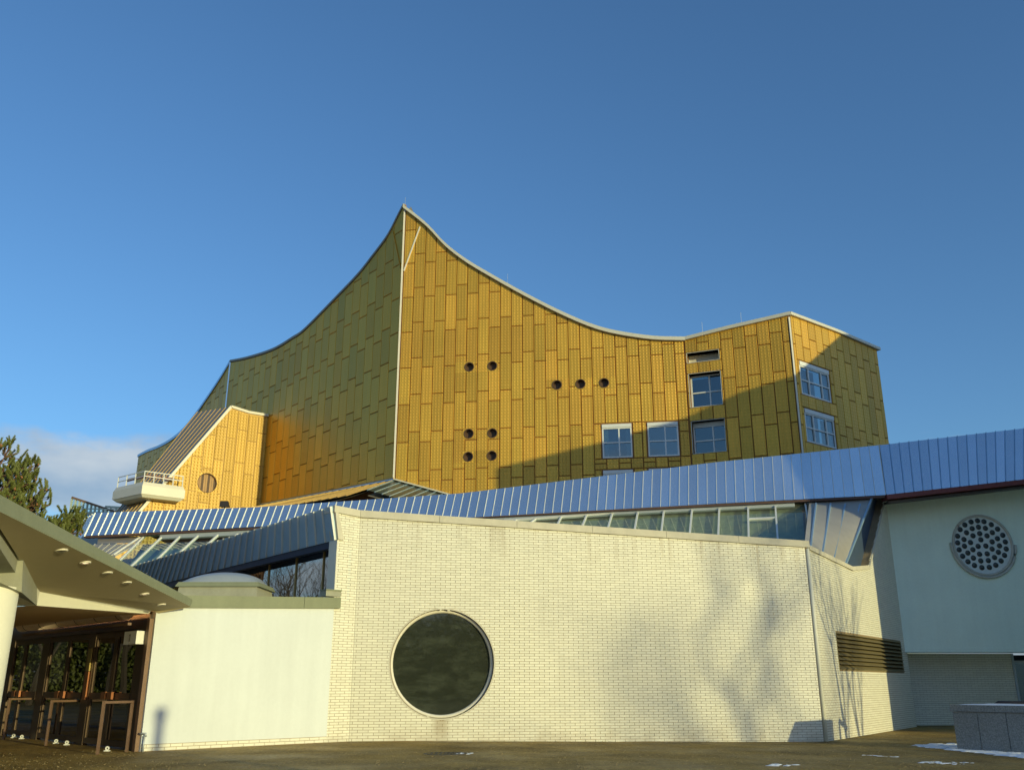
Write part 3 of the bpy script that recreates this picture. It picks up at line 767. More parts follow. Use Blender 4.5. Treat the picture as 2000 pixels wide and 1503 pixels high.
# return of the eave on the far left
e1 = at_y(100, 1083, 47.0); e2 = at_y(128, 1036, 47.3)
seam_band(eave, lambda t: bB1.lerp(e1, t), lambda t: bT1.lerp(e2, t), 14, 'alu_band')
# roof deck from the eave back to the hall
part('roof_deck', [p + Vector((0, .2, -.06)) for p in mid_t] + [Vector((p.x * 1.05, 60, p.z + .3)) for p in mid_t], [(i, i + 1, i + 6, i + 5) for i in range(4)], 'alu_roof', foyer)

# ---- sloped clerestory below the eave (right)
gdir = Vector((0.229, 0.872, 0.551)).normalized()
gp = kB.lerp(bB1, 0.03) + Vector((0, .10, -.24)); gn = BD.cross(gdir).normalized()
def G(u, v): return on_plane(u, v, gp, gn)
mull = [(1009, 1016, 985, 1030), (1046, 1014, 1030, 1026), (1096, 1010, 1085, 1034), (1146, 1006, 1132, 1042), (1196, 1003, 1182, 1050), (1246, 999, 1236, 1056), (1297, 995, 1289, 1062), (1352, 992, 1345, 1068), (1405, 989, 1402, 1074), (1461, 985, 1463, 1078), (1514, 982, 1521, 1082), (1572, 979, 1590, 1086)]
clere = MB().bar(G(985, 1017), G(1576, 977), 0.09, 0.12, up=gn).build('clerestory', 'frame_white', foyer)
for (u0, v0, u1, v1) in mull:
    MB().bar(G(u0, v0), G(u1, v1) , 0.06, 0.10, up=gn).build('mullion', 'frame_white', clere)
for (a, b) in zip(mull, mull[1:]):
    q = [G(a[2] + 1, a[3]), G(b[2] - 1, b[3]), G(b[0] - 1, b[1]), G(a[0] + 1, a[1])]
    part('pane', q, [(0, 1, 2, 3)], 'glass_clere', clere)
ta = MB(); 
ta.bar(G(1463, 1014), G(1516, 1012), 0.09, 0.10, up=gn); ta.build('transom', 'frame_white', clere)
back = [p + Vector((-.05, .35, .0)) for p in (G(980, 1060), G(1588, 1120), G(1574, 974), G(1000, 1012))]
# hanging curtain with folds behind the panes
V = []; nC = 150
for i in range(nC + 1):
    t = i / nC; d = Vector((0, .016 * math.sin(i * 1.35) + .012 * math.sin(i * .41), 0))
    V += [back[0].lerp(back[1], t) + d, back[3].lerp(back[2], t) + d]
part('curtain', V, [(2 * i, 2 * i + 2, 2 * i + 3, 2 * i + 1) for i in range(nC)], 'curtain', clere, smooth_=True)
# metal cheek and valley at the right end
A_ = G(1581, 976); B_ = WR.P(0.5, rtop(0.5) - .05, -.27); Cc = WR.P(rt[1][0], rt[1][1] - .03, -.25); D_ = on_plane(1706, 966, bp_, bn_) + Vector((0, .15, -.1)); E_ = WR.P(rt[2][0], rt[2][1] - .03, -.25); F_ = WR.P(rt[3][0], rt[3][1], -.25)
nQ = 10
part('metal_cheek', [A_.lerp(D_, i / nQ).lerp(B_.lerp(Cc, i / nQ), j / nQ) for j in range(nQ + 1) for i in range(nQ + 1)], [(j * (nQ + 1) + i, j * (nQ + 1) + i + 1, (j + 1) * (nQ + 1) + i + 1, (j + 1) * (nQ + 1) + i) for j in range(nQ) for i in range(nQ)], 'alu_warm', foyer, smooth_=True)
pm('valley_blue', (0.10, 0.15, 0.24), 0.45, 0.6, 0.1, 2)
part('valley_gutter', [Cc, E_, F_, D_], [(0, 1, 2), (0, 2, 3)], 'valley_blue', foyer)
chn = (B_ - A_).cross(D_ - A_).normalized()
if chn.dot(CAM - A_) < 0: chn = -chn
for t in (0.12, 0.36, 0.60, 0.84):
    p = A_.lerp(D_, t); q = B_.lerp(Cc, min(1, t * 1.18))
    MB().bar(p + chn * .02 + (q - p) * .10, q + chn * .02, 0.05, 0.09, up=chn).build('standing_seam', 'alu_dark', foyer)
MB().bar(Cc.lerp(D_, 0.0) + chn * .03, D_ + chn * .03, .05, .08, up=chn).build('standing_seam', 'alu_dark', foyer)

# ---- left: sloped glazing under the eave, second eave, dark window band
lp = bB1.lerp(kB, 0.12) + Vector((0, .1, -.25))
ldir = Vector((0.45, 0.80, 0.62)).normalized(); ln = BD.cross(ldir).normalized()
def GL(u, v): return on_plane(u, v, lp, ln)
lm = [(278, 1046, 222, 1083), (283, 1046, 232, 1096), (321, 1044, 255, 1107), (358, 1041, 300, 1100), (395, 1039, 345, 1085), (434, 1037, 390, 1078), (475, 1035, 430, 1070), (515, 1032, 470, 1060)]
slop = MB().bar(GL(278, 1045), GL(520, 1031), 0.09, 0.10, up=ln).build('sloped_glazing', 'frame_white', foyer)
for (u0, v0, u1, v1) in lm: MB().bar(GL(u0, v0), GL(u1, v1), 0.07, 0.10, up=ln).build('mullion', 'frame_white', slop)
for a, b in zip(lm[1:], lm[2:]):
    part('pane', [GL(a[2], a[3]), GL(b[2], b[3]), GL(b[0], b[1]), GL(a[0], a[1])], [(0, 1, 2, 3)], 'glass_sloped', slop)
part('lining', [GL(u, v) + Vector((0, .7, -.35)) for u, v in ((215, 1120), (500, 1080), (530, 1030), (270, 1042))], [(0, 1, 2, 3)], 'curtain', slop)
# metal apron left of the glazing
ap = [GL(192, 1048), GL(278, 1047), GL(276, 1060), GL(190, 1061)]
part('apron', ap, [(0, 1, 2, 3)], 'alu_warm', foyer)
seam_band(foyer, lambda t: GL(150, 1100).lerp(GL(225, 1085), t), lambda t: GL(186, 1062).lerp(GL(272, 1061), t), 6, 'alu_warm', name='roof_sheet')

# second eave (falls away to the left, in shade)
ED = Vector((-0.858, 1.052, 0)).normalized()
b20 = WS.P(s_str + 0.0, sl_bot[1], -.02); t20 = WS.P(st_top[0] + .03, strip_top[1][1] + .14, -.02)
pn = ED.cross(t20 - b20).normalized()
gnn = Vector((-ED.y, ED.x, 0)); gnn = gnn if gnn.dot(CAM - b20) > 0 else -gnn
def E2(u, v): return on_plane(u, v, b20, pn)
b21 = E2(240, 1159); t21 = E2(262, 1104)
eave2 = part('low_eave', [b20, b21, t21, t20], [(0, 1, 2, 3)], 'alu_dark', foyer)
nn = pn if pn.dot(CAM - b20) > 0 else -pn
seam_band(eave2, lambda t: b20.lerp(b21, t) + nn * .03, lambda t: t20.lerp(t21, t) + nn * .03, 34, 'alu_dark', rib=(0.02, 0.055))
MB().hexa([b20, b21, b21 + Vector((0, .05, -.16)), b20 + Vector((0, .05, -.16))], [x - gnn * .34 + Vector((0, 0, .05)) for x in (b20, b21, b21 + Vector((0, .05, -.16)), b20 + Vector((0, .05, -.16)))]).build('eave_soffit', 'navy', eave2)
part('roof_deck', [t20 + Vector((0, .05, -.02)), t21 + Vector((0, .05, -.02)), t21 + Vector((6, 6, .6)), t20 + Vector((4, 7, .6))], [(0, 1, 2, 3)], 'alu_roof', eave2)
# dark glazing under it
gq = b20 - gnn * .42
WG = Wall(gq, ED)
g_bot = WG.sz(560, 1168)[1] - .3
gtop = b20.z - .10
gl2 = MB(); gl2.wbox(WG, 0.0, 0.16, g_bot, gtop, 0, .06)
gl2 = gl2.build('window_band', 'navy', foyer)
for k, (a, b) in enumerate(((0.16, 1.35), (1.39, 2.9), (2.94, 4.6), (4.64, 7.2))):
    MB().wbox(WG, a, b, g_bot, gtop, 0.0, .02).build('pane', 'glass_dark', gl2)
    MB().wbox(WG, b, b + .04, g_bot, gtop, 0.0, .05).build('mullion', 'rib_gold', gl2)
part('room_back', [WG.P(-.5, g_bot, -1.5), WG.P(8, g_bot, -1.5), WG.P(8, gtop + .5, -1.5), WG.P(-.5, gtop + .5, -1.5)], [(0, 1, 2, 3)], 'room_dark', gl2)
MB().wbox(WS, s_str - .03, s_str + .012, sl_bot[1] - 1.5, sl_bot[1] - .01, -.35, .005).build('edge_trim', 'trim_pale', foyer)

# ================================================================== ENTRANCE BLOCK (white plaster)
blk = thing('entrance_block', 'bright white plastered wall with a green-grey parapet beside the entrance', 'building', WS.P((s_str + sW0) / 2, 0))
zf_r = WS.sz(648, 1187)[1]; zf_l = WS.sz(375, 1186)[1]; zf_l = zf_l + (zf_l - zf_r) / (WS.sz(375, 1186)[0] - s_str) * (sW0 - WS.sz(375, 1186)[0])
MB().slab(WS, [(s_str + .004, -.2), (sW0, -.2), (sW0, zf_l), (s_str + .004, zf_r)], -.30, .030).build('wall', 'plaster_white', blk)
for i in range(-2, 2):
    s = s_str + .02 - (0.0625 if i % 2 else .19)
    while s < sW0:
        a, b = max(s + .005, s_str + .01), min(s + .245, sW0 - .01)
        if b - a > .03: MB().wbox(WS, a, b, i * CO + .01, i * CO + CO, .028, .040).build('brick', 'brick_white', blk)
        s += .25
MB().wbox(WS, s_str + .006, sW0 - .004, -.2, 2 * CO + .01, .026, .0315).build('plinth', 'mortar', blk)
# parapet
def para(s0, z0, s1, z1, h0, h1, o0, o1, nm='parapet', mat='concrete_green', par=blk):
    return MB().hexa([WS.P(s0, z0 + h0, o1), WS.P(s1, z1 + h0, o1), WS.P(s1, z1 + h1, o1), WS.P(s0, z0 + h1, o1)], [WS.P(s0, z0 + h0, o0), WS.P(s1, z1 + h0, o0), WS.P(s1, z1 + h1, o0), WS.P(s0, z0 + h1, o0)]).build(nm, mat, par)
s_jn = WS.sz(590, 1180)[0]
sRp = WS.sz(661, 1180)[0]
zl = lambda s: zf_r + (zf_l - zf_r) * (s - s_str) / (sW0 - s_str)
para(sRp, zl(sRp), s_jn - .004, zl(s_jn), -.005, .25, -.10, .10)
para(s_jn + .004, zl(s_jn), sW0, zl(sW0), -.005, .25, -.10, .098)
para(sRp - .02, zl(sRp) + .27, WS.sz(634, 1160)[0], zl(s_str) + .27, 0, .13, -.2, .06, 'upstand', 'concrete')
para(sRp - .03, zl(sRp) + .40, WS.sz(633, 1160)[0], zl(s_str) + .40, 0, .03, -.2, .085, 'upstand_cap', 'concrete_green')
part('flat_roof', [WS.P(s_str, zf_r + .247, -.1), WS.P(sW0, zf_l + .247, -.1), WS.P(sW0, zf_l + .247, -6), WS.P(s_str, zf_r + .247, -6)], [(0, 1, 2, 3)], 'alu_roof', blk)

# skylight on the flat roof
sd = at_y(428, 1166, 22.6)
def skylight():
    t = thing('skylight', 'domed rooflight on a grey kerb with a pale metal lid, on the flat roof', 'skylight', (sd.x, sd.y, sd.z - .1))
    c = Vector((sd.x, sd.y + .55, sd.z - .12)); w_, d_ = 0.98, .75
    def fr(w, d, z): return [c + Vector((x * w, y * d, z)) for x, y in ((-1, -1), (1, -1), (1, 1), (-1, 1))]
    MB().hexa(fr(w_, d_, 0), fr(w_ * .96, d_ * .96, .36)).build('kerb', 'concrete', t)
    MB().hexa(fr(w_ * 1.04, d_ * 1.04, .36), fr(w_ * .98, d_ * .98, .47)).build('lid', 'concrete_green', t)
    V = []; n = 14
    for j in range(n + 1):
        for i in range(n + 1):
            x, y = i / n * 2 - 1, j / n * 2 - 1
            V.append(c + Vector((x * w_ * .93, y * d_ * .93, .47 + .30 * ((1 - x ** 2) * (1 - y ** 2)) ** .5)))
    part('dome', V, [(j * (n + 1) + i, j * (n + 1) + i + 1, (j + 1) * (n + 1) + i + 1, (j + 1) * (n + 1) + i) for j in range(n) for i in range(n)], 'frame_grey', t, smooth_=True)
skylight()

# ================================================================== SIDE WING (right, in shade)
YB = WR.P(WR.sz(1767, 1270)[0], 0).y
wing = thing('side_wing', 'shaded blue-grey plastered upper storey on brick with a round lamp grille', 'building', (16, YB + 1, -.1))
WB = Wall((0, YB), (1, 0))
zb0 = WB.sz(1770, 1273)[1]
sl = WB.sz(1768, 1273)[0] - .25; slt = sl
b_tl = WB.sz(1731, 972); b_tr = WB.sz(2000, 940)
sr = 24.0
ztop = lambda s: b_tl[1] + (b_tr[1] - b_tl[1]) * (s - b_tl[0]) / (b_tr[0] - b_tl[0])
MB().slab(WB, [(sl, zb0), (sr, zb0), (sr, ztop(sr) + .3), (sl, ztop(sl) + .3)], -.9, 0).build('upper_wall', 'plaster_blue', wing)
WBk = Wall((0, YB + 1.35), (1, 0))
lowb = WBk.P(sl + .1, 0)
lw = MB().slab(WBk, [(sl - .1, -.4), (WBk.sz(1985, 1350)[0], -.4), (WBk.sz(1985, 1350)[0], zb0), (sl - .1, zb0)], -.3, 0).build('lower_wall', 'mortar', wing)
items = [(WBk, q, lw) for q in brick_rows(WBk, -.3, lambda z: (sl - .05, WBk.sz(1985, 1350)[0]), lambda s: zb0 - .005)]
lay_bricks(items, 300, wing)
# glazed porch at the right end
dp = MB(); sp = WBk.sz(1985, 1350)[0]
for x in (sp, sp + 1.1, sp + 2.2, sp + 3.3): dp.wbox(WBk, x, x + .08, -.2, zb0, -.05, .05)
dp.wbox(WBk, sp + .08, sp + 3.3, 2.0, 2.08, -.05, .05)
dp = dp.build('glazed_door', 'frame_grey', wing)
for k in range(3): MB().wbox(WBk, sp + .08 + k * 1.1, sp + 1.1 + k * 1.1, -.2, 2.0, -.01, .01).build('pane', 'glass_dark', dp)
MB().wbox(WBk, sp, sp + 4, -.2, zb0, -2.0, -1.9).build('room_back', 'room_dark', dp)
# round grille
gs, gz = WB.sz(1919, 1064); gr = abs(WB.sz(1978, 1064)[0] - WB.sz(1859, 1064)[0]) / 2
cG = WB.P(gs, gz, 0)
rg = MB().lathe(cG, WB.n, [(gr, 0.002), (gr, .05), (gr * .97, .07), (gr * .93, .06), (gr * .92, .012)], 48).build('round_grille', 'grille_ring', wing, smooth_=True, recalc=False)
MB().disc(WB.P(gs, gz, .014), WB.n, gr * .93, 48).build('plate', 'grille_plate', rg)
lens_px = [(1045, 885), (1108, 893), (1180, 922), (1241, 966), (1292, 1026), (1317, 1091), (1326, 1160), (1310, 1222), (1276, 1276), (1224, 1318), (1161, 1339), (1088, 1342), (1016, 1321), (952, 1284), (900, 1231), (866, 1168), (851, 1100), (850, 1034), (875, 970), (921, 925), (982, 896),
 (1055, 947), (1122, 958), (1190, 1000), (1240, 1059), (1260, 1129), (1250, 1192), (1212, 1243), (1151, 1273), (1077, 1276), (1005, 1248), (951, 1199), (918, 1133), (913, 1067), (938, 1001), (993, 961),
 (1067, 1010), (1138, 1032), (1188, 1090), (1188, 1161), (1140, 1207), (1065, 1211), (1000, 1167), (977, 1097), (1001, 1031), (1078, 1070), (1127, 1131), (1051, 1134)]
for x, y in lens_px:
    s_, z_ = WB.sz(1700 + x / 5.01, 840 + y / 5.01)
    MB().lathe(WB.P(s_, z_, .016), WB.n, [(.094, 0), (.094, .012), (.07, .006), (.045, .02), (.0, .032)], 18).build('lens', 'lens', rg, smooth_=True, recalc=False)
# curved drip trim under the grille
pts = [WB.P(gs + gr * 1.05 * math.cos(t), gz + gr * 1.05 * math.sin(t), .05) for t in [R(180 + 2 - i * 0 + i * 184 / 24 - 6) for i in range(25)]]
MB().tube(pts, .05, 6).build('drip_trim', 'grille_ring', rg, smooth_=True)
# eave of the wing
kB2 = kB + Vector((.02, 0, 0)); L2 = Vector((.111, .645, 1.244)).normalized()
w1 = at_y(2000, 936, 31.5); w1x = kB2 + (w1 - kB2) * 1.6
pn2 = (w1x - kB2).cross(L2).normalized()
wt0 = on_plane(1718, 869, kB2, pn2); wt1 = on_plane(2000, 836, kB2, pn2); wt1x = wt0 + (wt1 - wt0) * 1.6
eave3 = part('wing_eave', [kB2 + Vector((0, .12, 0)), w1x + Vector((0, .12, 0)), wt1x + Vector((0, .14, 0)), wt0 + Vector((0, .14, 0))], [(0, 1, 2, 3)], 'alu_warm', wing)
seam_band(eave3, lambda t: kB2.lerp(w1x, t), lambda t: wt0.lerp(wt1x, t), 24, 'alu_band', rib=(.022, .04), ribmat='alu_dark')
pm('eave_red', (0.16, 0.035, 0.035), 0.6)
MB().bar(kB2 + Vector((0, .2, -.08)), w1x + Vector((0, .2, -.08)), .5, .16).build('red_beam', 'eave_red', eave3)
MB().bar(kB2 + Vector((.1, .35, -.22)), w1x + Vector((0, .35, -.22)), .4, .07).build('vent_strip', 'dark_iron', eave3)
part('roof_deck', [wt0 + Vector((0, .2, -.02)), wt1x + Vector((0, .2, -.02)), Vector((32, 60, 14)), Vector((14, 60, 10))], [(0, 1, 2, 3)], 'alu_roof', wing)

# ================================================================== CONCERT HALL
HY = 45.5
Rg = at_y(780, 670, HY); Rg.z = 0
hall = thing('concert_hall', 'tall golden metal-clad concert hall with a swooping tent roof and sharp peak', 'building', (2, HY + 4, 0))
WM = Wall(Rg, (6.62, -1.052))
sM1 = (WM.sz(1335, 663)[0] + WM.sz(1345, 800)[0]) / 2
Tg = WM.P(sM1, 0)
WT = Wall(Tg, (2.57, -1.052))
sT1 = (WT.sz(1541, 620)[0] + WT.sz(1566, 880)[0]) / 2
WX = Wall(WT.P(sT1, 0), (1.335, 1.052))
sX1 = (WX.sz(1714, 690)[0] + WX.sz(1733, 860)[0]) / 2
WD = Wall(Rg, (-math.cos(R(49)), math.sin(R(49))))
sD1 = (WD.sz(451, 706)[0] + WD.sz(445, 770)[0]) / 2
WL_ = Wall(WD.P(sD1, 0), (-math.cos(R(53)), math.sin(R(53))))
sL1 = WL_.sz(270, 900)[0]
print('hall', Rg, 'sM1', sM1, 'sT1', sT1, 'sX1', sX1, 'sD1', sD1, 'sL1', sL1, 'tower ridge', WX.o, 'peak z', WM.sz(790, 403)[1])
top_main = smooth([(788, 402), (834, 438), (871, 477), (911, 508), (956, 535), (1000, 560), (1039, 581), (1095, 609), (1151, 633), (1200, 647), (1273, 658), (1336, 660)])
top_tl = [(1336, 660), (1419, 639), (1541, 611)]
top_tr = [(1541, 611), (1629, 644), (1716, 681)]
top_d = smooth([(452, 703), (488, 695.5), (536, 679.5), (574, 657), (598, 640), (660, 577), (701, 534), (728, 500), (759, 458), (778, 421), (788, 402)])
top_l = smooth([(271, 888), (290, 878), (314, 868.5), (339, 854), (362, 834), (386, 804), (413, 765), (434, 733), (452, 703)])
cM, cTl, cTr, cD, cL = WM.curve(top_main), WT.curve(top_tl), WX.curve(top_tr), WD.curve(top_d), WL_.curve(top_l)
ZH = 5.0
def topf(c, drop): return lambda s: interp(c, s) - drop
def rectpx(W, pts):
    q = [W.sz(u, v) for u, v in pts]; ss = sorted(p[0] for p in q); zs = sorted(p[1] for p in q)
    return ((ss[0] + ss[1]) / 2, (ss[2] + ss[3]) / 2, (zs[0] + zs[1]) / 2, (zs[2] + zs[3]) / 2)
wm = [rectpx(WM, [(1175, 829), (1233, 827), (1236, 893), (1178, 894)]), rectpx(WM, [(1264, 826), (1324, 823), (1327, 890), (1267, 891)])]
wm_low = [rectpx(WM, [(1177, 919), (1236, 917), (1239, 983), (1181, 984)]), rectpx(WM, [(1267, 916), (1327, 913), (1330, 980), (1270, 981)])]
wt = [rectpx(WT, [(1342, 692), (1404, 681), (1404, 700), (1342, 711)]), rectpx(WT, [(1345, 733), (1407, 722), (1411, 788), (1349, 797)]), rectpx(WT, [(1349, 826), (1414, 815), (1419, 878), (1356, 888)]), rectpx(WT, [(1355, 913), (1420, 905), (1424, 970), (1362, 978)])]
wx = [rectpx(WX, [(1560, 707), (1618, 722), (1623, 785), (1567, 770)]), rectpx(WX, [(1570, 799), (1628, 812), (1633, 876), (1577, 862)])]
ports = [(917, 717), (962, 715), (1088, 752), (1134, 750), (1180, 748), (916, 847), (962, 846), (915, 892), (961, 890)]
pr = abs(WM.sz(925.5, 717)[0] - WM.sz(908.5, 717)[0]) / 2
pc = [WM.sz(*p) for p in ports]
ph = pr + .06
pcut = [(s - ph, s + ph, z - ph, z + ph, 1) for s, z in pc]
def hole_rect(r): return [(r[0], r[2]), (r[1], r[2]), (r[1], r[3]), (r[0], r[3])]
def backing(name, W, c, s0, s1, holes, label=None):
    ss = [s0] + [p[0] for p in c if s0 + .01 < p[0] < s1 - .01] + [s1]
    outer = [(s0, ZH), (s1, ZH)] + [(s, interp(c, s) - .12) for s in ss[::-1]]
    return MB().slab(W, outer, -.10 if W in (WD, WL_) else -.45, 0.0, holes=holes).build(name, 'joint_brown', hall)
bk_m = backing('main_wall', WM, cM, 0, sM1, [hole_rect(r) for r in wm + wm_low] + [circ(s, z, pr, 20) for s, z in pc])
bk_t = backing('tower_wall', WT, cTl, 0, sT1, [hole_rect(r) for r in wt])
bk_x = backing('tower_side_wall', WX, cTr, 0, sX1, [hole_rect(r) for r in wx])
bk_d = backing('shaded_wall', WD, cD, 0, sD1, [])
bk_l = backing('far_wall', WL_, cL, 0, sL1, [])
lst = []
colM = WM.sz(1089, 700)[0] / 14.0 if False else (WM.sz(1131, 640)[0] - WM.sz(825, 640)[0]) / 14.05
s_first = WM.sz(804, 640)[0]
dzM = abs(WM.sz(825, 717)[1] - WM.sz(828, 647)[1])
print('column', colM, 'panel', dzM)
zrefM = WM.sz(829, 719)[1]
mfr = 0.35
cutM = [(r[0] - .06, r[1] + .06, r[2] - .05, r[3] + .05) for r in wm + wm_low] + pcut
for c_ in cells(WM, 0.04, sM1 - .02, colM, s_first, zrefM + .05, dzM, topf(cM, .20), lambda s: ZH, cuts=cutM): lst.append((WM, c_, 'gold', bk_m))
for c_ in cells(WT, 0.02, sT1 - .05, colM, 0, WT.sz(1440, 680)[1], dzM, topf(cTl, .16), lambda s: ZH, cuts=[(r[0] - .02, r[1] + .02, r[2] - .02, r[3] + .02) for r in wt]): lst.append((WT, c_, 'gold', bk_t))
for c_ in cells(WX, 0.07, sX1 - .02, colM, 0.2, WX.sz(1600, 690)[1], dzM, topf(cTr, .16), lambda s: ZH, cuts=[(r[0] - .05, r[1] + .05, r[2] - .04, r[3] + .04) for r in wx]): lst.append((WX, c_, 'gold', bk_x))
dbot = WD.curve([(770, 936), (510, 986)])
dzD = abs(WD.sz(620, 850)[1] - WD.sz(623, 786)[1])
nD = 26
for c_ in cells(WD, 0.05, sD1 - .03, (sD1 - .05) / nD, 0, WD.sz(625, 785)[1], dzD, topf(cD, .20), lambda s: interp(dbot, s), alt=.26): lst.append((WD, c_, 'gold_left', bk_d))
for c_ in cells(WL_, 0.05, sL1 - .02, (sD1 - .05) / nD, 0, WL_.sz(420, 780)[1], dzD, topf(cL, .20), lambda s: ZH + 3, alt=.3): lst.append((WL_, c_, 'gold_left', bk_l))
print('hall panels', len(lst))
place_panels(lst, 300, hall, 'panels')
# porthole surrounds and portholes
for s, z in pc:
    m = MB().slab(WM, [(s - ph + .001, z - ph + .001), (s + ph - .001, z - ph + .001), (s + ph - .001, z + ph - .001), (s - ph + .001, z + ph - .001)], 0.0, .05, holes=[circ(s, z, pr, 24)])
    o = m.build('porthole_plate', 'gold', bk_m)
    V = o.data; ul = V.uv_layers.new(name='UVMap')
    for l in V.loops:
        co = V.vertices[l.vertex_index].co + WL[o.name] - WM.o; ul.data[l.index].uv = (co.dot(WM.d), co.z)
    p = MB().lathe(WM.P(s, z, 0), WM.n, [(pr + .025, .05), (pr + .025, .075), (pr - .01, .075), (pr - .015, -.30)], 28).build('porthole', 'wood_dark', bk_m, smooth_=False, recalc=False)
    for k in range(5):
        w_ = 2 * pr / 5; x0 = s - pr + k * w_
    MB().disc(WM.P(s, z, -.16), WM.n, pr, 24).build('shutter_disc', 'wood_dark', p)
# windows
def hall_window(W, r, off, cols, rows, sh, cur=0, room=True, par=None, fr=.07):
    window('window', par, W, r[0], r[1], r[2], r[3], off, cols, rows, fr=fr, shutter=sh, curtain=cur)
    m = MB(); g = -.40 if off > -.3 else off - .5
    m.wbox(W, r[0] - .2, r[1] + .2, r[2] - .2, r[3] + .2, g - .7, g - .6)
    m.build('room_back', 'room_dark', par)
for i, r in enumerate(wm): hall_window(WM, r, -.06, (.57,), (.50,), .17, .16 if i == 0 else 0, par=bk_m)
for r in wm_low: hall_window(WM, r, -.06, (.57,), (.50,), .17, par=bk_m)
for i, r in enumerate(wt):
    jm = MB(); d = .55
    for a, b, c, e in ((r[0] - .02, r[0], r[2], r[3]), (r[1], r[1] + .02, r[2], r[3]), (r[0], r[1], r[2] - .02, r[2]), (r[0], r[1], r[3], r[3] + .02)): jm.wbox(W=WT, s0=a, s1=b, z0=c, z1=e, o0=-d, o1=.045)
    jm.build('recess_lining', 'trim_pale', bk_t)
    if i == 0: MB().wbox(WT, r[0], r[1], r[2], r[3], -d - .05, -d).build('recess_back', 'trim_pale', bk_t)
    else: hall_window(WT, r, -d + .1, (.6,), (.48,), .16 if i > 1 else .0, par=bk_t)
for i, r in enumerate(wx): hall_window(WX, r, -.08, (.28, .72), (.5,), .2, .33 if i else .2, par=bk_x)
# edges and roof fascia
def edge(W, c, s0, s1, drop0, up, o0, o1, name='roof_fascia', mat='fascia', n=60):
    ss = [s0 + (s1 - s0) * k / n for k in range(n + 1)]
    seg = 12 if n > 20 else n
    for k0 in range(0, n, seg):
        V = []; Fc = []
        for s in ss[k0:k0 + seg + 1]:
            z = interp(c, s); V += [W.P(s, z - drop0, o1), W.P(s, z + up, o1), W.P(s, z + up, o0), W.P(s, z - drop0, o0)]
        for k in range(len(V) // 4 - 1):
            b = 4 * k; Fc += [(b, b + 4, b + 5, b + 1), (b + 1, b + 5, b + 6, b + 2), (b + 3, b + 2, b + 6, b + 7), (b, b + 3, b + 7, b + 4)]
        L_ = len(V); Fc += [(0, 1, 2, 3), (L_ - 4, L_ - 1, L_ - 2, L_ - 3)]
        part(name, V, Fc, mat, hall, recalc=True)
edge(WM, cM, -.06, sM1 + .05, .19, 0.0, -.3, .22)
edge(WT, cTl, 0.05, sT1 + .10, .17, 0.0, -.5, .20, n=12)
edge(WX, cTr, -.02, sX1 + .15, .15, 0.0, -.5, .18, n=12)
edge(WD, cD, .06, sD1, .15, .0, -.10, .10, mat='alu_roof')
edge(WL_, cL, 0.0, sL1 + .05, .22, .0, -.5, .12, mat='alu_dark')
pk = WM.sz(790, 412)[1]
MB().bar(Rg + Vector((0, -.05, 10.5)), Rg + Vector((0, -.05, pk)), .09, .09, up=(0, 1, 0)).build('corner_trim', 'trim_pale', hall)
MB().bar(WX.o + Vector((0, -.05, ZH)), WX.o + Vector((0, -.05, WT.sz(1541, 620)[1])), .075, .075, up=(0, 1, 0)).build('corner_trim', 'trim_pale', hall)
MB().bar(WD.P(sD1, 9, .05), WD.P(sD1, WD.sz(452, 707)[1], .05), .09, .09, up=(0, 1, 0)).build('corner_trim', 'alu_band', hall)
# slanting seam trims near the peak
d0, d1 = WM.sz(789.5, 530), WM.sz(821, 444)
MB().bar(WM.P(*d0, .07), WM.P(*d1, .07), .07, .05, up=WM.n).build('slanted_trim', 'trim_pale', hall)
d0, d1 = WD.sz(784, 524), WD.sz(769, 452)
MB().bar(WD.P(*d0, .07), WD.P(*d1, .07), .06, .05, up=WD.n).build('slanted_trim', 'gold_left', hall)
# tent roof between the two swooping edges
nR = 24; V = []
for i in range(nR + 1):
    t = i / nR
    sA, sB = sM1 * t, sD1 * t
    V += [WM.P(sA, interp(cM, sA) - .1, -.4), WD.P(sB, interp(cD, sB) - .1, -.4)]
part('tent_roof', V, [(2 * i, 2 * i + 2, 2 * i + 3, 2 * i + 1) for i in range(nR)], 'alu_roof', hall)
part('tower_roof', [WT.P(0, interp(cTl, 0) - .1, -.3), WT.P(sT1, interp(cTl, sT1) - .1, -.3), WX.P(sX1, interp(cTr, sX1) - .1, -.3), WT.P(0, interp(cTl, 0) - .1, -9)], [(0, 1, 2, 3)], 'alu_roof', hall)
# lightning rods
for (u, v, W_, c_) in ((1372, 655, WT, cTl), (1448, 634, WT, cTl), (991, 560, WM, cM), (790, 405, WM, cM)):
    s, z = W_.sz(u, v); z = interp(c_, s); MB().bar(W_.P(s, z, -.1), W_.P(s, z + .65, -.1), .012, .012, up=(0, 1, 0)).build('lightning_rod', 'frame_grey', hall)
# skirt of glazed lean-to roofs at the foot of the hall
q0, q1 = WD.P(*WD.sz(771, 938), .06), WD.P(*WD.sz(500, 989), .06)
dn = WD.n * 3.4 + Vector((0, 0, -1.25))
pm('lean_dark', (0.07, 0.085, 0.07), 0.28, 0.2, 0.2, 1.0)
sk = part('lean_to_roof', [q0, q1, q1 + dn, q0 + dn + Vector((.6, 0, 0))], [(0, 1, 2, 3)], 'lean_dark', hall)
part('lining', [x + Vector((0, .1, -.25)) for x in (q0, q1, q1 + dn, q0 + dn)], [(0, 1, 2, 3)], 'alu_roof', sk)
for k in range(22):
    t = k / 21; MB().bar(q0.lerp(q1, t) + Vector((0, 0, .03)), q0.lerp(q1, t) + dn + Vector((.6 * (1 - t), 0, .03)), .03, .04).build('glazing_bar', 'rib_gold', sk)
MB().bar(q0 + Vector((0, 0, .05)), q1 + Vector((0, 0, .05)), .10, .06).build('flashing', 'alu_dark', sk)
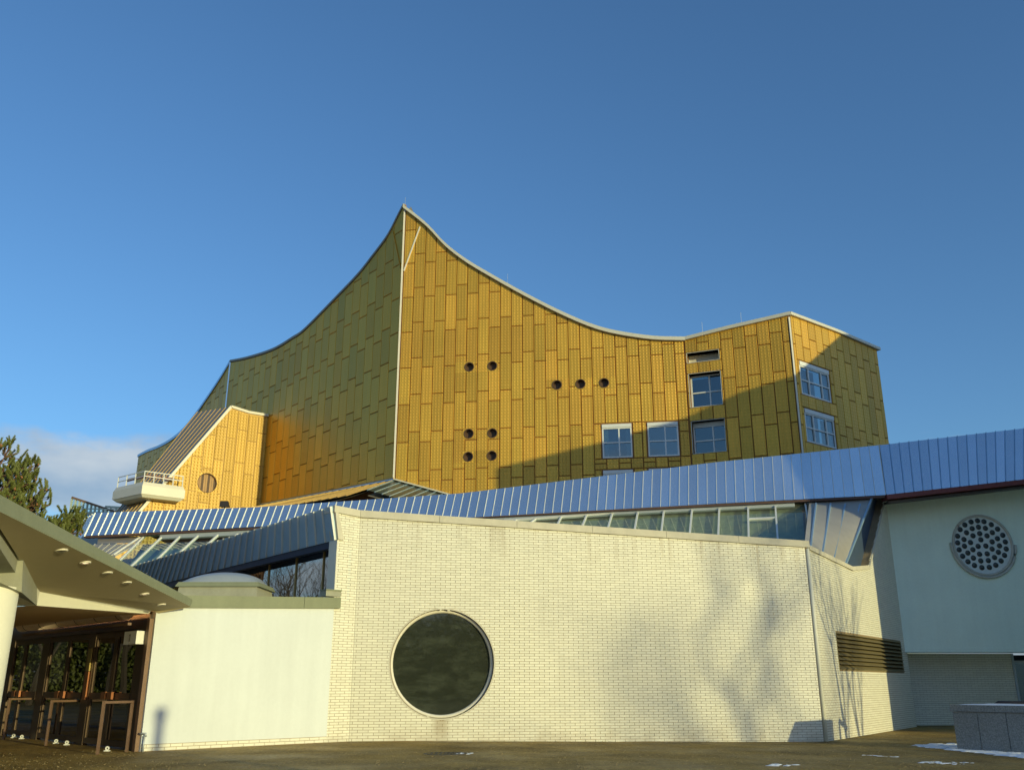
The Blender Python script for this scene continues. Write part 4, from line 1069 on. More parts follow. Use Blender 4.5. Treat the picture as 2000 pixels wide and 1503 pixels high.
MB().bar(q0 + Vector((0, .0, .12)), q1 + Vector((0, .0, .12)), .08, .06).build('flashing', 'rib_gold', sk)
r0, r1 = WM.P(*WM.sz(771, 938), .05), WM.P(*WM.sz(880, 968), .05)
dn2 = WM.n * 3.0 + Vector((-.4, 0, -1.1))
sk2 = part('lean_to_roof', [r0, r1, r1 + dn2, r0 + dn2], [(0, 1, 2, 3)], 'lean_dark', hall)
part('lining', [x + Vector((0, .1, -.25)) for x in (r0, r1, r1 + dn2, r0 + dn2)], [(0, 1, 2, 3)], 'alu_roof', sk2)
for k in range(9):
    t = k / 8; MB().bar(r0.lerp(r1, t), r0.lerp(r1, t) + dn2, .045, .06).build('glazing_bar', 'alu_dark', sk2)
MB().bar(r0 + Vector((0, -.1, .03)), r1 + Vector((0, -.1, .03)), .22, .07).build('flashing', 'coping', sk2)

# ================================================================== STAIR ANNEX (left, brightly lit)
j0 = WD.P(WD.sz(517, 900)[0], 0)
WA = Wall(j0, (-math.cos(R(39)), -math.sin(R(39))))
annex = thing('stair_annex', 'sunlit yellow-gold annex with one round wooden window and slanting metal roof', 'building', WA.P(2.5, 0, -1))
zA = lambda u, v: WA.sz(u, v)
ap0, ap1, ap2 = zA(523, 811), zA(486, 805), zA(451, 794)
sl1, sl2 = zA(333, 930), zA(268, 1003)
sE = sl2[0]
atop_c = sorted([(0.0, ap0[1]), ap1, ap2, sl1, sl2])
atop = lambda s: interp(atop_c, s)
rc, rz_ = zA(404, 943); rr_ = abs(zA(422.5, 943)[0] - zA(386, 943)[0]) / 2
outer = [(0, 5.0), (sE + 1.2, 5.0)] + [(s, atop(s)) for s, _ in reversed(atop_c)]
outer = [(0, 5.0), (sE + .9, 5.0), (sE + .9, atop(sE + .9))] + [(s, atop(s)) for s, _ in reversed(atop_c)]
bk_a = MB().slab(WA, outer, -.3, 0, holes=[circ(rc, rz_, rr_, 32)]).build('wall', 'rib_gold', annex)
pw = abs(zA(452, 900)[0] - zA(431.5, 900)[0])
pdz = abs(zA(460, 837)[1] - zA(459, 902)[1])
rcut = (rc - rr_ - .05, rc + rr_ + .05, rz_ - rr_ - .05, rz_ + rr_ + .05, 1)
cl_ = cells(WA, 0.02, sE + .6, pw, 0.0, zA(455, 837)[1], pdz, lambda s: atop(s) - .16, lambda s: 5.2, alt=-.3, cuts=[rcut])
place_panels([(WA, c_, 'gold_annex', bk_a) for c_ in cl_], 300, annex, 'panels')
o = MB().slab(WA, [(rcut[0] + .001, rcut[2] + .001), (rcut[1] - .001, rcut[2] + .001), (rcut[1] - .001, rcut[3] - .001), (rcut[0] + .001, rcut[3] - .001)], 0, .05, holes=[circ(rc, rz_, rr_, 32)]).build('window_plate', 'gold_annex', bk_a)
ul = o.data.uv_layers.new(name='UVMap')
for l in o.data.loops:
    co = o.data.vertices[l.vertex_index].co + WL[o.name] - WA.o; ul.data[l.index].uv = (co.dot(WA.d), co.z)
rwn = MB().lathe(WA.P(rc, rz_, 0), WA.n, [(rr_ + .03, .05), (rr_ + .03, .07), (rr_, .07), (rr_, -.3)], 40).build('round_window', 'wood_dark', annex, recalc=False)
for k in range(9):                                   # upright boards of the round shutter
    x0 = -rr_ + 2 * rr_ * k / 9; x1 = x0 + 2 * rr_ / 9 - .012
    pts = [(rc + x, rz_ - math.sqrt(max(rr_ ** 2 - x * x, 0))) for x in (x0, (x0 + x1) / 2, x1)] + [(rc + x, rz_ + math.sqrt(max(rr_ ** 2 - x * x, 0))) for x in (x1, (x0 + x1) / 2, x0)]
    MB().prism([WA.P(s, z, -.10) for s, z in pts], [WA.P(s, z, -.14) for s, z in pts]).build('board', 'wood_warm' if k % 3 else 'wood_dark', rwn)
# pale edge trims and slanting seamed roof
tp = [(0.0, ap0[1]), ap1, ap2, sl1, sl2, (sE + .9, atop(sE + .9))]
for a, b in zip(tp, tp[1:]):
    dd = Vector((b[0] - a[0], b[1] - a[1])).normalized(); nn_ = Vector((-dd.y, dd.x)) if True else 0
    if nn_.y < 0: nn_ = -nn_
    MB().bar(WA.P(a[0], a[1], .02), WA.P(b[0], b[1], .02), .16, .16, up=WA.n).build('edge_trim', 'trim_pale', annex)
bkd = -WA.n * 3.4 + Vector((0, 0, .4))
qa, qb = WA.P(*ap2, -.05), WA.P(sE + .9, atop(sE + .9), -.05)
pl_p, pl_n = plane3(qa, qb, qa - WA.n * 3)
topback = on_plane(386, 804, *plane3(qa, qb, qa - WA.n * 3 + WA.d * .6))
back_v = topback - qa
seam_band(annex, lambda t: qb + back_v * t * .62, lambda t: qa + back_v * t, 7, 'alu_roof', rib=(.022, .035), ribmat='rib_gold')
part('side_wall', [qa, WA.P(ap2[0], 5, -.3), WA.P(ap2[0], 5, -.3) + back_v, qa + back_v], [(0, 1, 2, 3)], 'alu_roof', annex)
part('top_roof', [qa, WA.P(0, ap0[1] - .05, -.1), WA.P(0, ap0[1] - .05, -.1) + back_v, qa + back_v], [(0, 1, 2, 3)], 'alu_roof', annex)

# ---- balcony on the annex
bal = thing('balcony', 'white balcony box with metal railings projecting from the gold annex', 'balcony', WA.P(zA(320, 960)[0], 9.0, .5))
off_b = .95
bs1, bz1 = WA.sz(363, 948, off_b); bs0, bz0 = WA.sz(279, 941, off_b)
bzb = (WA.sz(362, 972, off_b)[1] + WA.sz(278, 965, off_b)[1]) / 2; bzt = (bz1 + bz0) / 2
s_lo, s_hi = min(bs0, bs1), max(bs0, bs1)
print('balcony', s_lo, s_hi, bzb, bzt)
# the left side runs back along a line to (222,952)
lp0 = WA.P(s_hi, bzt, off_b); 
lft = at_z(222, 952, bzt)
fl = [WA.P(s_lo, 0, off_b), WA.P(s_hi, 0, off_b), Vector((lft.x, lft.y, 0)), Vector((lft.x, lft.y, 0)) + (WA.P(s_lo, 0, -1.0) - WA.P(s_hi, 0, off_b)) * .55, WA.P(s_lo, 0, -.2)]
def lv_(z, k=1.0):
    c = sum(fl, Vector()) / len(fl); return [c + (p - c) * k + Vector((0, 0, z)) for p in fl]
MB().prism(lv_(bzb), lv_(bzt - .22)).build('parapet_box', 'trim_pale', bal)
MB().prism(lv_(bzt - .22, .985), lv_(bzt, .93)).build('parapet_cap', 'trim_pale', bal)
MB().prism(lv_(bzb - .16, .88), lv_(bzb - .002, .985)).build('underside', 'cream_paint', bal)
rail = lv_(bzt, .90); zr = .62
for a, b in zip(rail[:3], rail[1:3]):
    for h in (.34, zr): MB().bar(a + Vector((0, 0, h)), b + Vector((0, 0, h)), .045, .045).build('rail', 'frame_white', bal)
    n_ = 4
    for k in range(n_):
        p = a.lerp(b, k / (n_ - (0 if b is not rail[2] else 1))); MB().bar(p, p + Vector((0, 0, zr)), .05, .05, up=(0, 1, 0)).build('post', 'frame_white', bal)
pm('rail_brown', (.20, .07, .05), .6)
in_ = lv_(bzt, .66)
for a, b in zip(in_[:3], in_[1:3]): MB().bar(a + Vector((0, 0, .44)), b + Vector((0, 0, .44)), .06, .16).build('bench_board', 'rail_brown', bal)

# floodlight on the roof
fp = on_plane(435, 990, bp_, bn_) + Vector((0, .25, 0))
ft = thing('floodlight', 'small dark floodlight on the eave before the gold annex', 'lamp', fp)
MB().hexa([fp + Vector((x, y, .05)) for x, y in ((-.2, -.1), (.17, -.1), (.2, .1), (-.15, .1))], [fp + Vector((x, y, .30)) for x, y in ((-.17, -.1), (.14, -.1), (.12, .1), (-.12, .1))]).build('housing', 'dark_iron', ft)
MB().bar(fp + Vector((0, 0, -.1)), fp + Vector((0, 0, .06)), .05, .05, up=(0, 1, 0)).build('bracket', 'dark_iron', ft)

# ================================================================== CANOPY, PILLAR, DOORS
can = thing('entrance_canopy', 'folded concrete entrance canopy with round downlights in its sloping soffit', 'canopy', (-7.2, 14, 0))
f0t, f0b = at_y(-30, 949, 10.6), at_y(-30, 984, 10.6)
f1t, f1b = WS.P(WS.sz(376, 1170, .5)[0], 0, .5), None
f1t = on_plane(376, 1170, WS.P(0, 0, .42), WS.n); f1b = on_plane(373, 1184, WS.P(0, 0, .42), WS.n)
f2t, f2b = f1t + Vector((-1.6, .9, .02)), f1b + Vector((-1.6, .9, .02))
kw = on_plane(310, 1197, WS.P(0, 0, .05), WS.n)      # where the soffit meets the wall
cA = at_y(0 - 20, 998, 11.3); cB = at_y(78, 1155, 15.3); cCc = on_plane(296, 1192, WS.P(0, 0, .05), WS.n)
MB().hexa([f0b, f1b, f1t, f0t], [x + Vector((-.22, .02, .0)) for x in (f0b, f1b, f1t, f0t)]).build('fascia', 'concrete_green', can)
part('soffit', [f0b, f1b, kw, cCc, cB, cA], [(0, 5, 4), (0, 4, 1), (1, 4, 3), (1, 3, 2)], 'soffit', can)
part('top_slab', [f0t + Vector((-.1, 0, -.01)), f1t + Vector((-.1, 0, -.01)), f1t + Vector((-3.5, 1.5, .15)), Vector((-16, 24, 3.6)), Vector((-14, 9, 4.2))], [(0, 1, 2, 3, 4)], 'concrete', can)
# downstand beam faces
def down(p, v_px, u_px): return on_plane(u_px, v_px, p, Vector((p.x, p.y, 0)).normalized())
cBd = down(cB, 1182, 72); cAd = down(cA, 1070 - 30, -20); cCd = down(cCc, 1198, 290)
MB().hexa([cB, cCc, cCd, cBd], [x + Vector((-.3, 0, 0)) for x in (cB, cCc, cCd, cBd)]).build('beam', 'cream_paint', can)
MB().hexa([cA, cB, cBd, cAd], [x + Vector((-.5, .15, 0)) for x in (cA, cB, cBd, cAd)]).build('beam', 'cream_paint', can)
pil = at_y(34, 1156, 13.2)
MB().prism([cAd, cBd + Vector((0, 0, .0)), pil + Vector((.06, .0, 0)), pil + Vector((-1.0, -.2, 0)), cAd + Vector((-1, 0, -.1))], [x + Vector((-.02, .05, .45)) for x in (cAd, cBd, pil, pil + Vector((-1.0, -.2, 0)), cAd + Vector((-1, 0, -.1)))]).build('haunch', 'concrete', can)
# inner ceiling over the doors
part('inner_ceiling', [cBd, cCd, cCd + Vector((-12, 12, .1)), cBd + Vector((-16, 8, .1))], [(0, 1, 2, 3)], 'ceiling_brown', can)
soff_p, soff_n = plane3(f0b, cB, f1b)
if soff_n.z > 0: soff_n = -soff_n
for i, (u, v, lit) in enumerate(((120, 1074, 0), (166, 1098, 1), (209, 1118, 0), (247, 1137, 0), (282, 1159, 1), (315, 1180, 0))):
    c = on_plane(u, v, soff_p, soff_n)
    nl = (soff_n + Vector((0, 0, -1)) * 1.2).normalized()
    o = MB().lathe(c, nl, [(.088, -.01), (.088, .012), (.064, .018), (.058, -.005)], 24).build('downlight', 'trim_pale', can, smooth_=True, recalc=False)
    MB().disc(c + nl * .006, nl, .06, 20).build('bulb', 'lamp_lit' if lit else 'lamp_off', o)
pll = thing('pillar', 'round white pillar under the canopy at the left edge', 'pillar', (pil.x - .38, pil.y, 0))
MB().lathe((pil.x - .38, pil.y, -.05), (0, 0, 1), [(.36, 0), (.36, pil.z + .12)], 40).build('shaft', 'cream_paint', pll, smooth_=True, recalc=False)
MB().lathe((pil.x - .38, pil.y, -.05), (0, 0, 1), [(.375, 0), (.375, .10), (.362, .11)], 40).build('base_ring', 'concrete', pll, smooth_=True, recalc=False)

# doors
dl = gnd(0, 1437)
DD = Vector((-1.03, 1.052, 0)).normalized()
WDo = Wall(W0 + Vector((-.02, .05, 0)), DD)
doors = thing('entrance_doors', 'row of dark bronze glazed entrance doors under the canopy', 'door', WDo.P(2.0, 0))
def dz(u, v): return WDo.sz(u, v)
z_head = dz(272, 1225)[1]
print('door head', z_head)
MB().wbox(WDo, 0.0, .14, 0, z_head + .15, -.1, .10).build('end_post', 'bronze_light', doors)
MB().wbox(WDo, .14, 8.5, z_head - .03, z_head + .30, -.1, .06).build('lintel', 'bronze', doors)
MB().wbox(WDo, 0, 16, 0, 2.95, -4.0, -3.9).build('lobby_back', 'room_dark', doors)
MB().wbox(WDo, 8.5, 16, 0, 2.95, -.1, .06).build('side_panel', 'bronze', doors)
px_bays = [(262, 178), (166, 88), (76, 6), (-4, -60)]
bays = []
for u1, u0 in px_bays:
    bays.append((dz(u1, 1350)[0], dz(u0, 1350)[0]))
for i, (a, b) in enumerate(bays):
    mid = (a + b) / 2
    for (x0, x1, hs) in ((a, mid - .006, 0), (mid + .006, b, 1)):
        o = MB().wbox(WDo, x0, x0 + .09, .04, z_head - .04, -.02, .04).wbox(WDo, x1 - .09, x1, .04, z_head - .04, -.02, .04).wbox(WDo, x0 + .09, x1 - .09, .04, .16, -.02, .04).wbox(WDo, x0 + .09, x1 - .09, z_head - .16, z_head - .04, -.02, .04).wbox(WDo, x0 + .09, x1 - .09, .96, 1.10, -.02, .05).build('door_leaf', 'bronze', doors)
        for z0, z1 in ((.16, .96), (1.10, z_head - .16)): MB().wbox(WDo, x0 + .09, x1 - .09, z0, z1, 0.0, .012).build('pane', 'glass_door', o)
        hx = x1 - .16 if not hs else x0 + .16
        MB().wbox(WDo, hx - .12, hx + .12, .97, 1.12, .07, .12).build('push_plate', 'copper', o)
    nx = bays[i + 1][0] if i + 1 < len(bays) else b + .2
    MB().wbox(WDo, b + .004, nx - .004, 0, z_head - .03, -.06, .05).build('post', 'bronze', doors)
MB().wbox(WDo, .14, bays[0][0] - .004, 0, z_head - .03, -.06, .05).build('post', 'bronze', doors)
bs = (bays[0][1] + bays[1][0]) / 2
MB().wbox(WDo, bs - .09, bs + .09, .95, 1.55, .055, .085).build('notice_board', 'copper', doors)
MB().wbox(WDo, bs - .09, bs + .09, 1.56, 2.05, .055, .085).build('notice_board', 'brass', doors)
# half-round light trough over the doors
tr = thing('light_trough', 'long half-round cream light trough above the entrance doors', 'lamp', WDo.P(2.4, z_head + .2, .4))
a = WDo.P(.45, z_head + .30, .42); d = DD
def trough(p, q, r, mat, nm):
    V = []; n = 14; ax = (q - p).normalized()
    for P_ in (p, q):
        for k in range(n + 1):
            t = R(60) + R(200) * k / n; V.append(P_ + WDo.n * r * math.sin(t) * 1.0 * (-1 if False else 1) + Vector((0, 0, r * math.cos(t))))
    Fc = [(k, k + 1, k + n + 2, k + n + 1) for k in range(n)] + [tuple(range(n + 1)), tuple(range(2 * n + 1, n, -1))]
    part(nm, V, Fc, mat, tr, smooth_=True)
trough(a, a + d * 6.5, .17, 'lamp_shade', 'shade')
for k in range(6):
    p = a + d * (.2 + k * 1.15); trough(p, p + d * .02, .176, 'dark_iron', 'strap')
MB().bar(a + d * .1 + Vector((0, 0, .06)), a + d * 6.4 + Vector((0, 0, .06)), .05, .03).build('light_tube', 'tube_lit', tr)
MB().tube([a - d * .02, a - d * .35], .06, 10).build('end_fitting', 'brass', tr, smooth_=True)
MB().bar(WDo.P(.4, z_head + .05, .35), WDo.P(7, z_head + .05, .35), .08, .05).build('cable_tray', 'bronze_light', tr)

# number sign
ns = thing('number_sign', 'white box sign reading 1 at the head of the doors', 'sign', WDo.P(.30, z_head - .35, .1))
s0 = dz(290, 1245)[0]; s1 = dz(266, 1245)[0]; z0 = dz(278, 1258)[1]; z1 = dz(278, 1233)[1]
s0, s1 = min(s0, s1), max(s0, s1)
MB().wbox(WDo, s0, s1, z0, z1, .06, .26).build('box', 'rubber_white', ns)
sm = (s0 + s1) / 2; zc = (z0 + z1) / 2; hh = (z1 - z0) * .28
MB().slab(WDo, [(sm - .012, zc - hh), (sm + .012, zc - hh), (sm + .012, zc + hh), (sm - .012, zc + hh)], .2602, .263).wbox(WDo, sm + .012, sm + .035, zc + hh - .035, zc + hh - .008, .2602, .263).build('numeral', 'lamp_off', ns)

# standpipe on the wall
tp_ = gnd(281, 1467)
sp_ = thing('standpipe', 'small metal water tap on a pipe at the foot of the white wall', 'tap', tp_)
b0 = tp_ + Vector((0, -.06, 0))
MB().tube([b0, b0 + Vector((0, 0, .30))], .018, 8).build('pipe', 'frame_grey', sp_, smooth_=True)
MB().tube([b0 + Vector((-.10, .0, .34)), b0 + Vector((.02, 0, .34)), b0 + Vector((.03, 0, .28))], .022, 8).build('valve', 'frame_grey', sp_, smooth_=True)

# hoops guarding the doors
for i, (ua, va, ub, vb, lab) in enumerate(((190, 1472, 247, 1467, 'bronze tubular hoop rail nearest the white wall, before the doors'), (89, 1455, 146, 1451, 'middle bronze tubular hoop rail before the doors'), (7, 1443, 60, 1440, 'bronze tubular hoop rail farthest left, beside the pillar'))):
    p, q = gnd(ua, va), gnd(ub, vb)
    hgt = at_y(203 if i == 0 else ua + 13, (1368, 1366, 1362)[i], p.y).z
    t = thing('hoop_rail', lab, 'railing', (p + q) / 2, 'hoop rails before the entrance doors')
    MB().bar(p, p + Vector((0, 0, hgt)), .05, .05, up=(0, 1, 0)).build('post', 'bronze_light', t)
    MB().bar(q, q + Vector((0, 0, hgt)), .05, .05, up=(0, 1, 0)).build('post', 'bronze_light', t)
    MB().bar(p + Vector((0, 0, hgt - .025)), q + Vector((0, 0, hgt - .025)), .046, .046).build('top_bar', 'bronze_light', t)
dsl = ['white door stop on the ground inside the nearest hoop', 'right white door stop inside the middle hoop', 'left white door stop inside the middle hoop', 'right white door stop by the far left hoop', 'left white door stop by the far left hoop']
for (u, v), lab in zip(((209, 1466), (130, 1454), (109, 1451), (42, 1442), (26, 1440)), dsl):
    p = gnd(u, v); t = thing('door_stop', lab, 'door stop', p, 'door stops before the entrance')
    MB().hexa([p + Vector((x, y, 0)) for x, y in ((-.055, -.03), (.055, -.03), (.055, .03), (-.055, .03))], [p + Vector((x, y, .02)) for x, y in ((-.055, -.03), (.055, -.03), (.055, .03), (-.055, .03))]).build('foot', 'rubber_white', t)
    MB().lathe(p + Vector((0, -.015, .055)), (0, 1, 0), [(.018, 0), (.04, 0), (.04, .03), (.018, .03), (.018, 0)], 16).build('eye', 'rubber_white', t, recalc=False)

# ================================================================== FORECOURT THINGS
A0, A1 = gnd(1870, 1463), gnd(2000, 1470)
WP = Wall(A0, A1 - A0)
pz0 = zg(A0.x); pz1 = at_y(1858, 1375, A0.y).z
plan = thing('granite_planter', 'speckled grey granite wall block with cap slabs and snow on top, right', 'planter', WP.P(1.6, pz0))
capt = .14; jx = [0, WP.sz(1912, 1420)[0], WP.sz(1968, 1420)[0]]
jw = jx[2] - jx[1]
while jx[-1] < 3.6: jx.append(jx[-1] + jw)
pd_ = 1.3
for a, b in zip(jx, jx[1:]):
    MB().wbox(WP, a + .006, b - .006, pz0 - .05, pz1 - capt - .008, -.05, 0).build('cladding_slab', 'granite', plan)
MB().wbox(WP, .012, jx[-1], pz0 - .05, pz1 - capt - .01, -pd_ + .02, -.055).build('core', 'mortar', plan)
MB().wbox(WP, .0, .008, pz0 - .05, pz1 - capt - .008, -pd_, -.052).build('cladding_slab', 'granite', plan)
cj = [-.03, WP.sz(1943, 1380)[0]]
while cj[-1] < 3.6: cj.append(cj[-1] + 1.2)
for a, b in zip(cj, cj[1:]): MB().wbox(WP, a + .003, b - .003, pz1 - capt, pz1, -pd_ - .02, .03).build('cap_slab', 'granite', plan)
def blob(name, pts, z, mat, par=None, h=.02, n=10):
    V = []; Fc = []; random.seed(len(pts) + 3)
    c = sum(pts, Vector()) / len(pts)
    ring = []
    for a, b in zip(pts, pts[1:] + pts[:1]):
        for k in range(n): 
            p = a.lerp(b, k / n); ring.append(p + Vector((random.uniform(-.05, .05), random.uniform(-.08, .08), 0)))
    m_ = len(ring)
    for f_, hh_ in ((1, 0.0), (.9, h * .7), (.55, h)):
        for p in ring: q = c + (p - c) * f_; V.append(Vector((q.x, q.y, zg(q.x) + z + hh_ + (random.uniform(-.3, .3) * h if f_ < 1 else 0))))
    V.append(Vector((c.x, c.y, zg(c.x) + z + h)))
    for L_ in range(2):
        for k in range(m_): Fc.append((L_ * m_ + k, L_ * m_ + (k + 1) % m_, (L_ + 1) * m_ + (k + 1) % m_, (L_ + 1) * m_ + k))
    for k in range(m_): Fc.append((2 * m_ + k, 2 * m_ + (k + 1) % m_, 3 * m_))
    return part(name, V, Fc, mat, par, smooth_=True, recalc=False)
s_ = blob('snow_layer', [WP.P(.1, 0, -.02), WP.P(3.4, 0, -.02), WP.P(3.4, 0, -pd_ + .1), WP.P(.1, 0, -pd_ + .1)], pz1 - zg(A0.x) - .004, 'snow', plan, .02)
def snow_scatter():
    rnd = random.Random(31); V = []; Fc = []
    def inside(p, poly):
        c = False; j = len(poly) - 1
        for i in range(len(poly)):
            if (poly[i][1] > p[1]) != (poly[j][1] > p[1]) and p[0] < (poly[j][0] - poly[i][0]) * (p[1] - poly[i][1]) / (poly[j][1] - poly[i][1]) + poly[i][0]: c = not c
            j = i
        return c
    for px, n, rmax in (([(1780, 1455), (1850, 1463), (1935, 1472), (2080, 1488), (2080, 1475), (1950, 1467), (1872, 1458), (1868, 1452), (1830, 1452)], 520, .11), ([(1480, 1494), (1530, 1496), (1555, 1493), (1520, 1491)], 40, .05), ([(1682, 1474), (1752, 1478), (1752, 1477), (1682, 1473)], 26, .04), ([(1790, 1489), (1880, 1493), (1900, 1489), (1820, 1486)], 46, .05), ([(893, 1472), (915, 1473), (922, 1470), (900, 1469)], 14, .05)):
        k = 0
        while k < n:
            u, v = rnd.uniform(min(p[0] for p in px), max(p[0] for p in px)), rnd.uniform(min(p[1] for p in px), max(p[1] for p in px))
            if not inside((u, v), px): continue
            k += 1; c = gnd(u, v); r = rnd.uniform(.25, 1) ** 1.5 * rmax; m_ = 8; b = len(V)
            rs = [r * rnd.uniform(.6, 1.3) for _ in range(m_)]
            for q in range(m_): t = 2 * math.pi * q / m_; V.append(Vector((c.x + rs[q] * 1.5 * math.cos(t), c.y + rs[q] * math.sin(t), zg(c.x) + .003)))
            for q in range(m_): t = 2 * math.pi * q / m_; V.append(Vector((c.x + rs[q] * .8 * math.cos(t), c.y + rs[q] * .5 * math.sin(t), zg(c.x) + .003 + r * .22)))
            for q in range(m_): Fc.append((b + q, b + (q + 1) % m_, b + m_ + (q + 1) % m_, b + m_ + q))
            Fc.append(tuple(b + m_ + q for q in range(m_)))
    tag(part('snow', V, Fc, 'snow', None), 'scraps of trodden snow on the asphalt, most along the granite planter', 'snow', kind='stuff')
snow_scatter()
# grit and leaf scraps strewn over the asphalt
def grit():
    rnd = random.Random(77); V = []; Fc = []
    for k in range(5200):
        u = rnd.uniform(0, 2000); v = 1442 + 62 * rnd.random() ** 1.3
        if v < 1447 or (u < 640 and v < 1470 - (u / 640) * 18) or u > 1840: continue
        c = gnd(u, v); r = rnd.choice((.006, .008, .010, .012, .016)); b = len(V); a0 = rnd.uniform(0, 6.28)
        for q in range(4):
            t = a0 + 1.57 * q; rr = r * rnd.uniform(.6, 1.3); V.append(Vector((c.x + rr * 1.3 * math.cos(t), c.y + rr * math.sin(t), zg(c.x) + .002)))
        V.append(Vector((c.x, c.y, zg(c.x) + .002 + r * rnd.uniform(.3, .9))))
        Fc += [(b + q, b + (q + 1) % 4, b + 4) for q in range(4)]
    tag(part('grit', V, Fc, 'grit', None), 'pale grit and leaf scraps strewn over the asphalt forecourt', 'grit', kind='stuff')
pm('grit', (0.30, 0.225, 0.10), 0.8, 0, 0.5, 7, 0.3, 40)
grit()
dc = gnd(870, 1471)
dcv = thing('drain_cover', 'round dark iron drain cover in the asphalt before the round window', 'manhole', dc)
MB().lathe(dc + Vector((0, 0, -.02)), (0, 0, 1), [(.43, 0), (.43, .028), (.37, .03), (.37, .02), (0, .02)], 36).build('rim', 'iron_cover', dcv, recalc=False)
for k in range(-3, 4): 
    L_ = math.sqrt(max(.33 ** 2 - (k * .09) ** 2, 0)); MB().bar(dc + Vector((k * .09, -L_, .004)), dc + Vector((k * .09, L_, .004)), .04, .015).build('rib', 'iron_cover', dcv)
# tubular seat hoop behind the planter
h0 = gnd(1960, 1440); h0 = Vector((11.35, 22.85, zg(11)))
hp = thing('tubular_bench', 'dark thick-tubed bench hoop showing above the granite planter', 'bench', h0)
pts = [h0 + Vector((0, 0, 0)), h0 + Vector((0, 0, .78)), h0 + Vector((.03, -.02, .87)), h0 + Vector((.12, -.06, .93)), h0 + Vector((1.5, -.7, .93))]
MB().tube(pts, .075, 12).build('tube', 'dark_iron', hp, smooth_=True)
MB().tube([h0 + Vector((1.2, -.56, 0)), h0 + Vector((1.2, -.56, .9))], .06, 10).build('leg', 'dark_iron', hp, smooth_=True)

# ================================================================== BEHIND, LEFT
gh = thing('glass_pavilion', 'distant steel and glass rooftop pavilion left of the balcony', 'building', at_y(190, 1010, 70.0) + Vector((0, 0, -12)))
YG = 70.0
def gy(u, v, Y=YG): return at_y(u, v, Y)
tl, tr_, bl_, br_ = gy(141, 971), gy(240, 1004), gy(137, 1012), gy(240, 1010)
MB().bar(tl, tr_, .22, .16).build('top_rail', 'bronze_light', gh)
for k in range(14):
    t = k / 13; p = tl.lerp(tr_, t); MB().bar(p, Vector((p.x, p.y, 13.0)), .10, .16, up=(0, 1, 0)).build('post', 'steel_green', gh)
part('glazing', [tl, tr_, Vector((tr_.x, YG, 9)), Vector((tl.x, YG, 9))], [(0, 1, 2, 3)], 'glass_green', gh)
rr0, rr1 = gy(150, 997), gy(250, 999)
for h in (0, -.35): MB().bar(rr0 + Vector((0, -1, h)), rr1 + Vector((0, -1, h)), .08, .08).build('handrail', 'steel_green', gh)
MB().bar(gy(139, 1002), gy(250, 1004), .3, .25).build('floor_edge', 'steel_green', gh)
part('lower_wall', [gy(150, 1010, 71), gy(260, 1008, 71), gy(260, 1120, 71), gy(150, 1120, 71)], [(0, 1, 2, 3)], 'navy', gh)
tb = gy(206, 989, 78); MB().bar(tb, gy(260, 992, 78), .2, .16).build('top_rail', 'steel_green', gh)
for k in range(6): p = tb.lerp(gy(260, 992, 78), k / 5); MB().bar(p, p + Vector((0, 0, -2.5)), .10, .12, up=(0, 1, 0)).build('post', 'steel_green', gh)

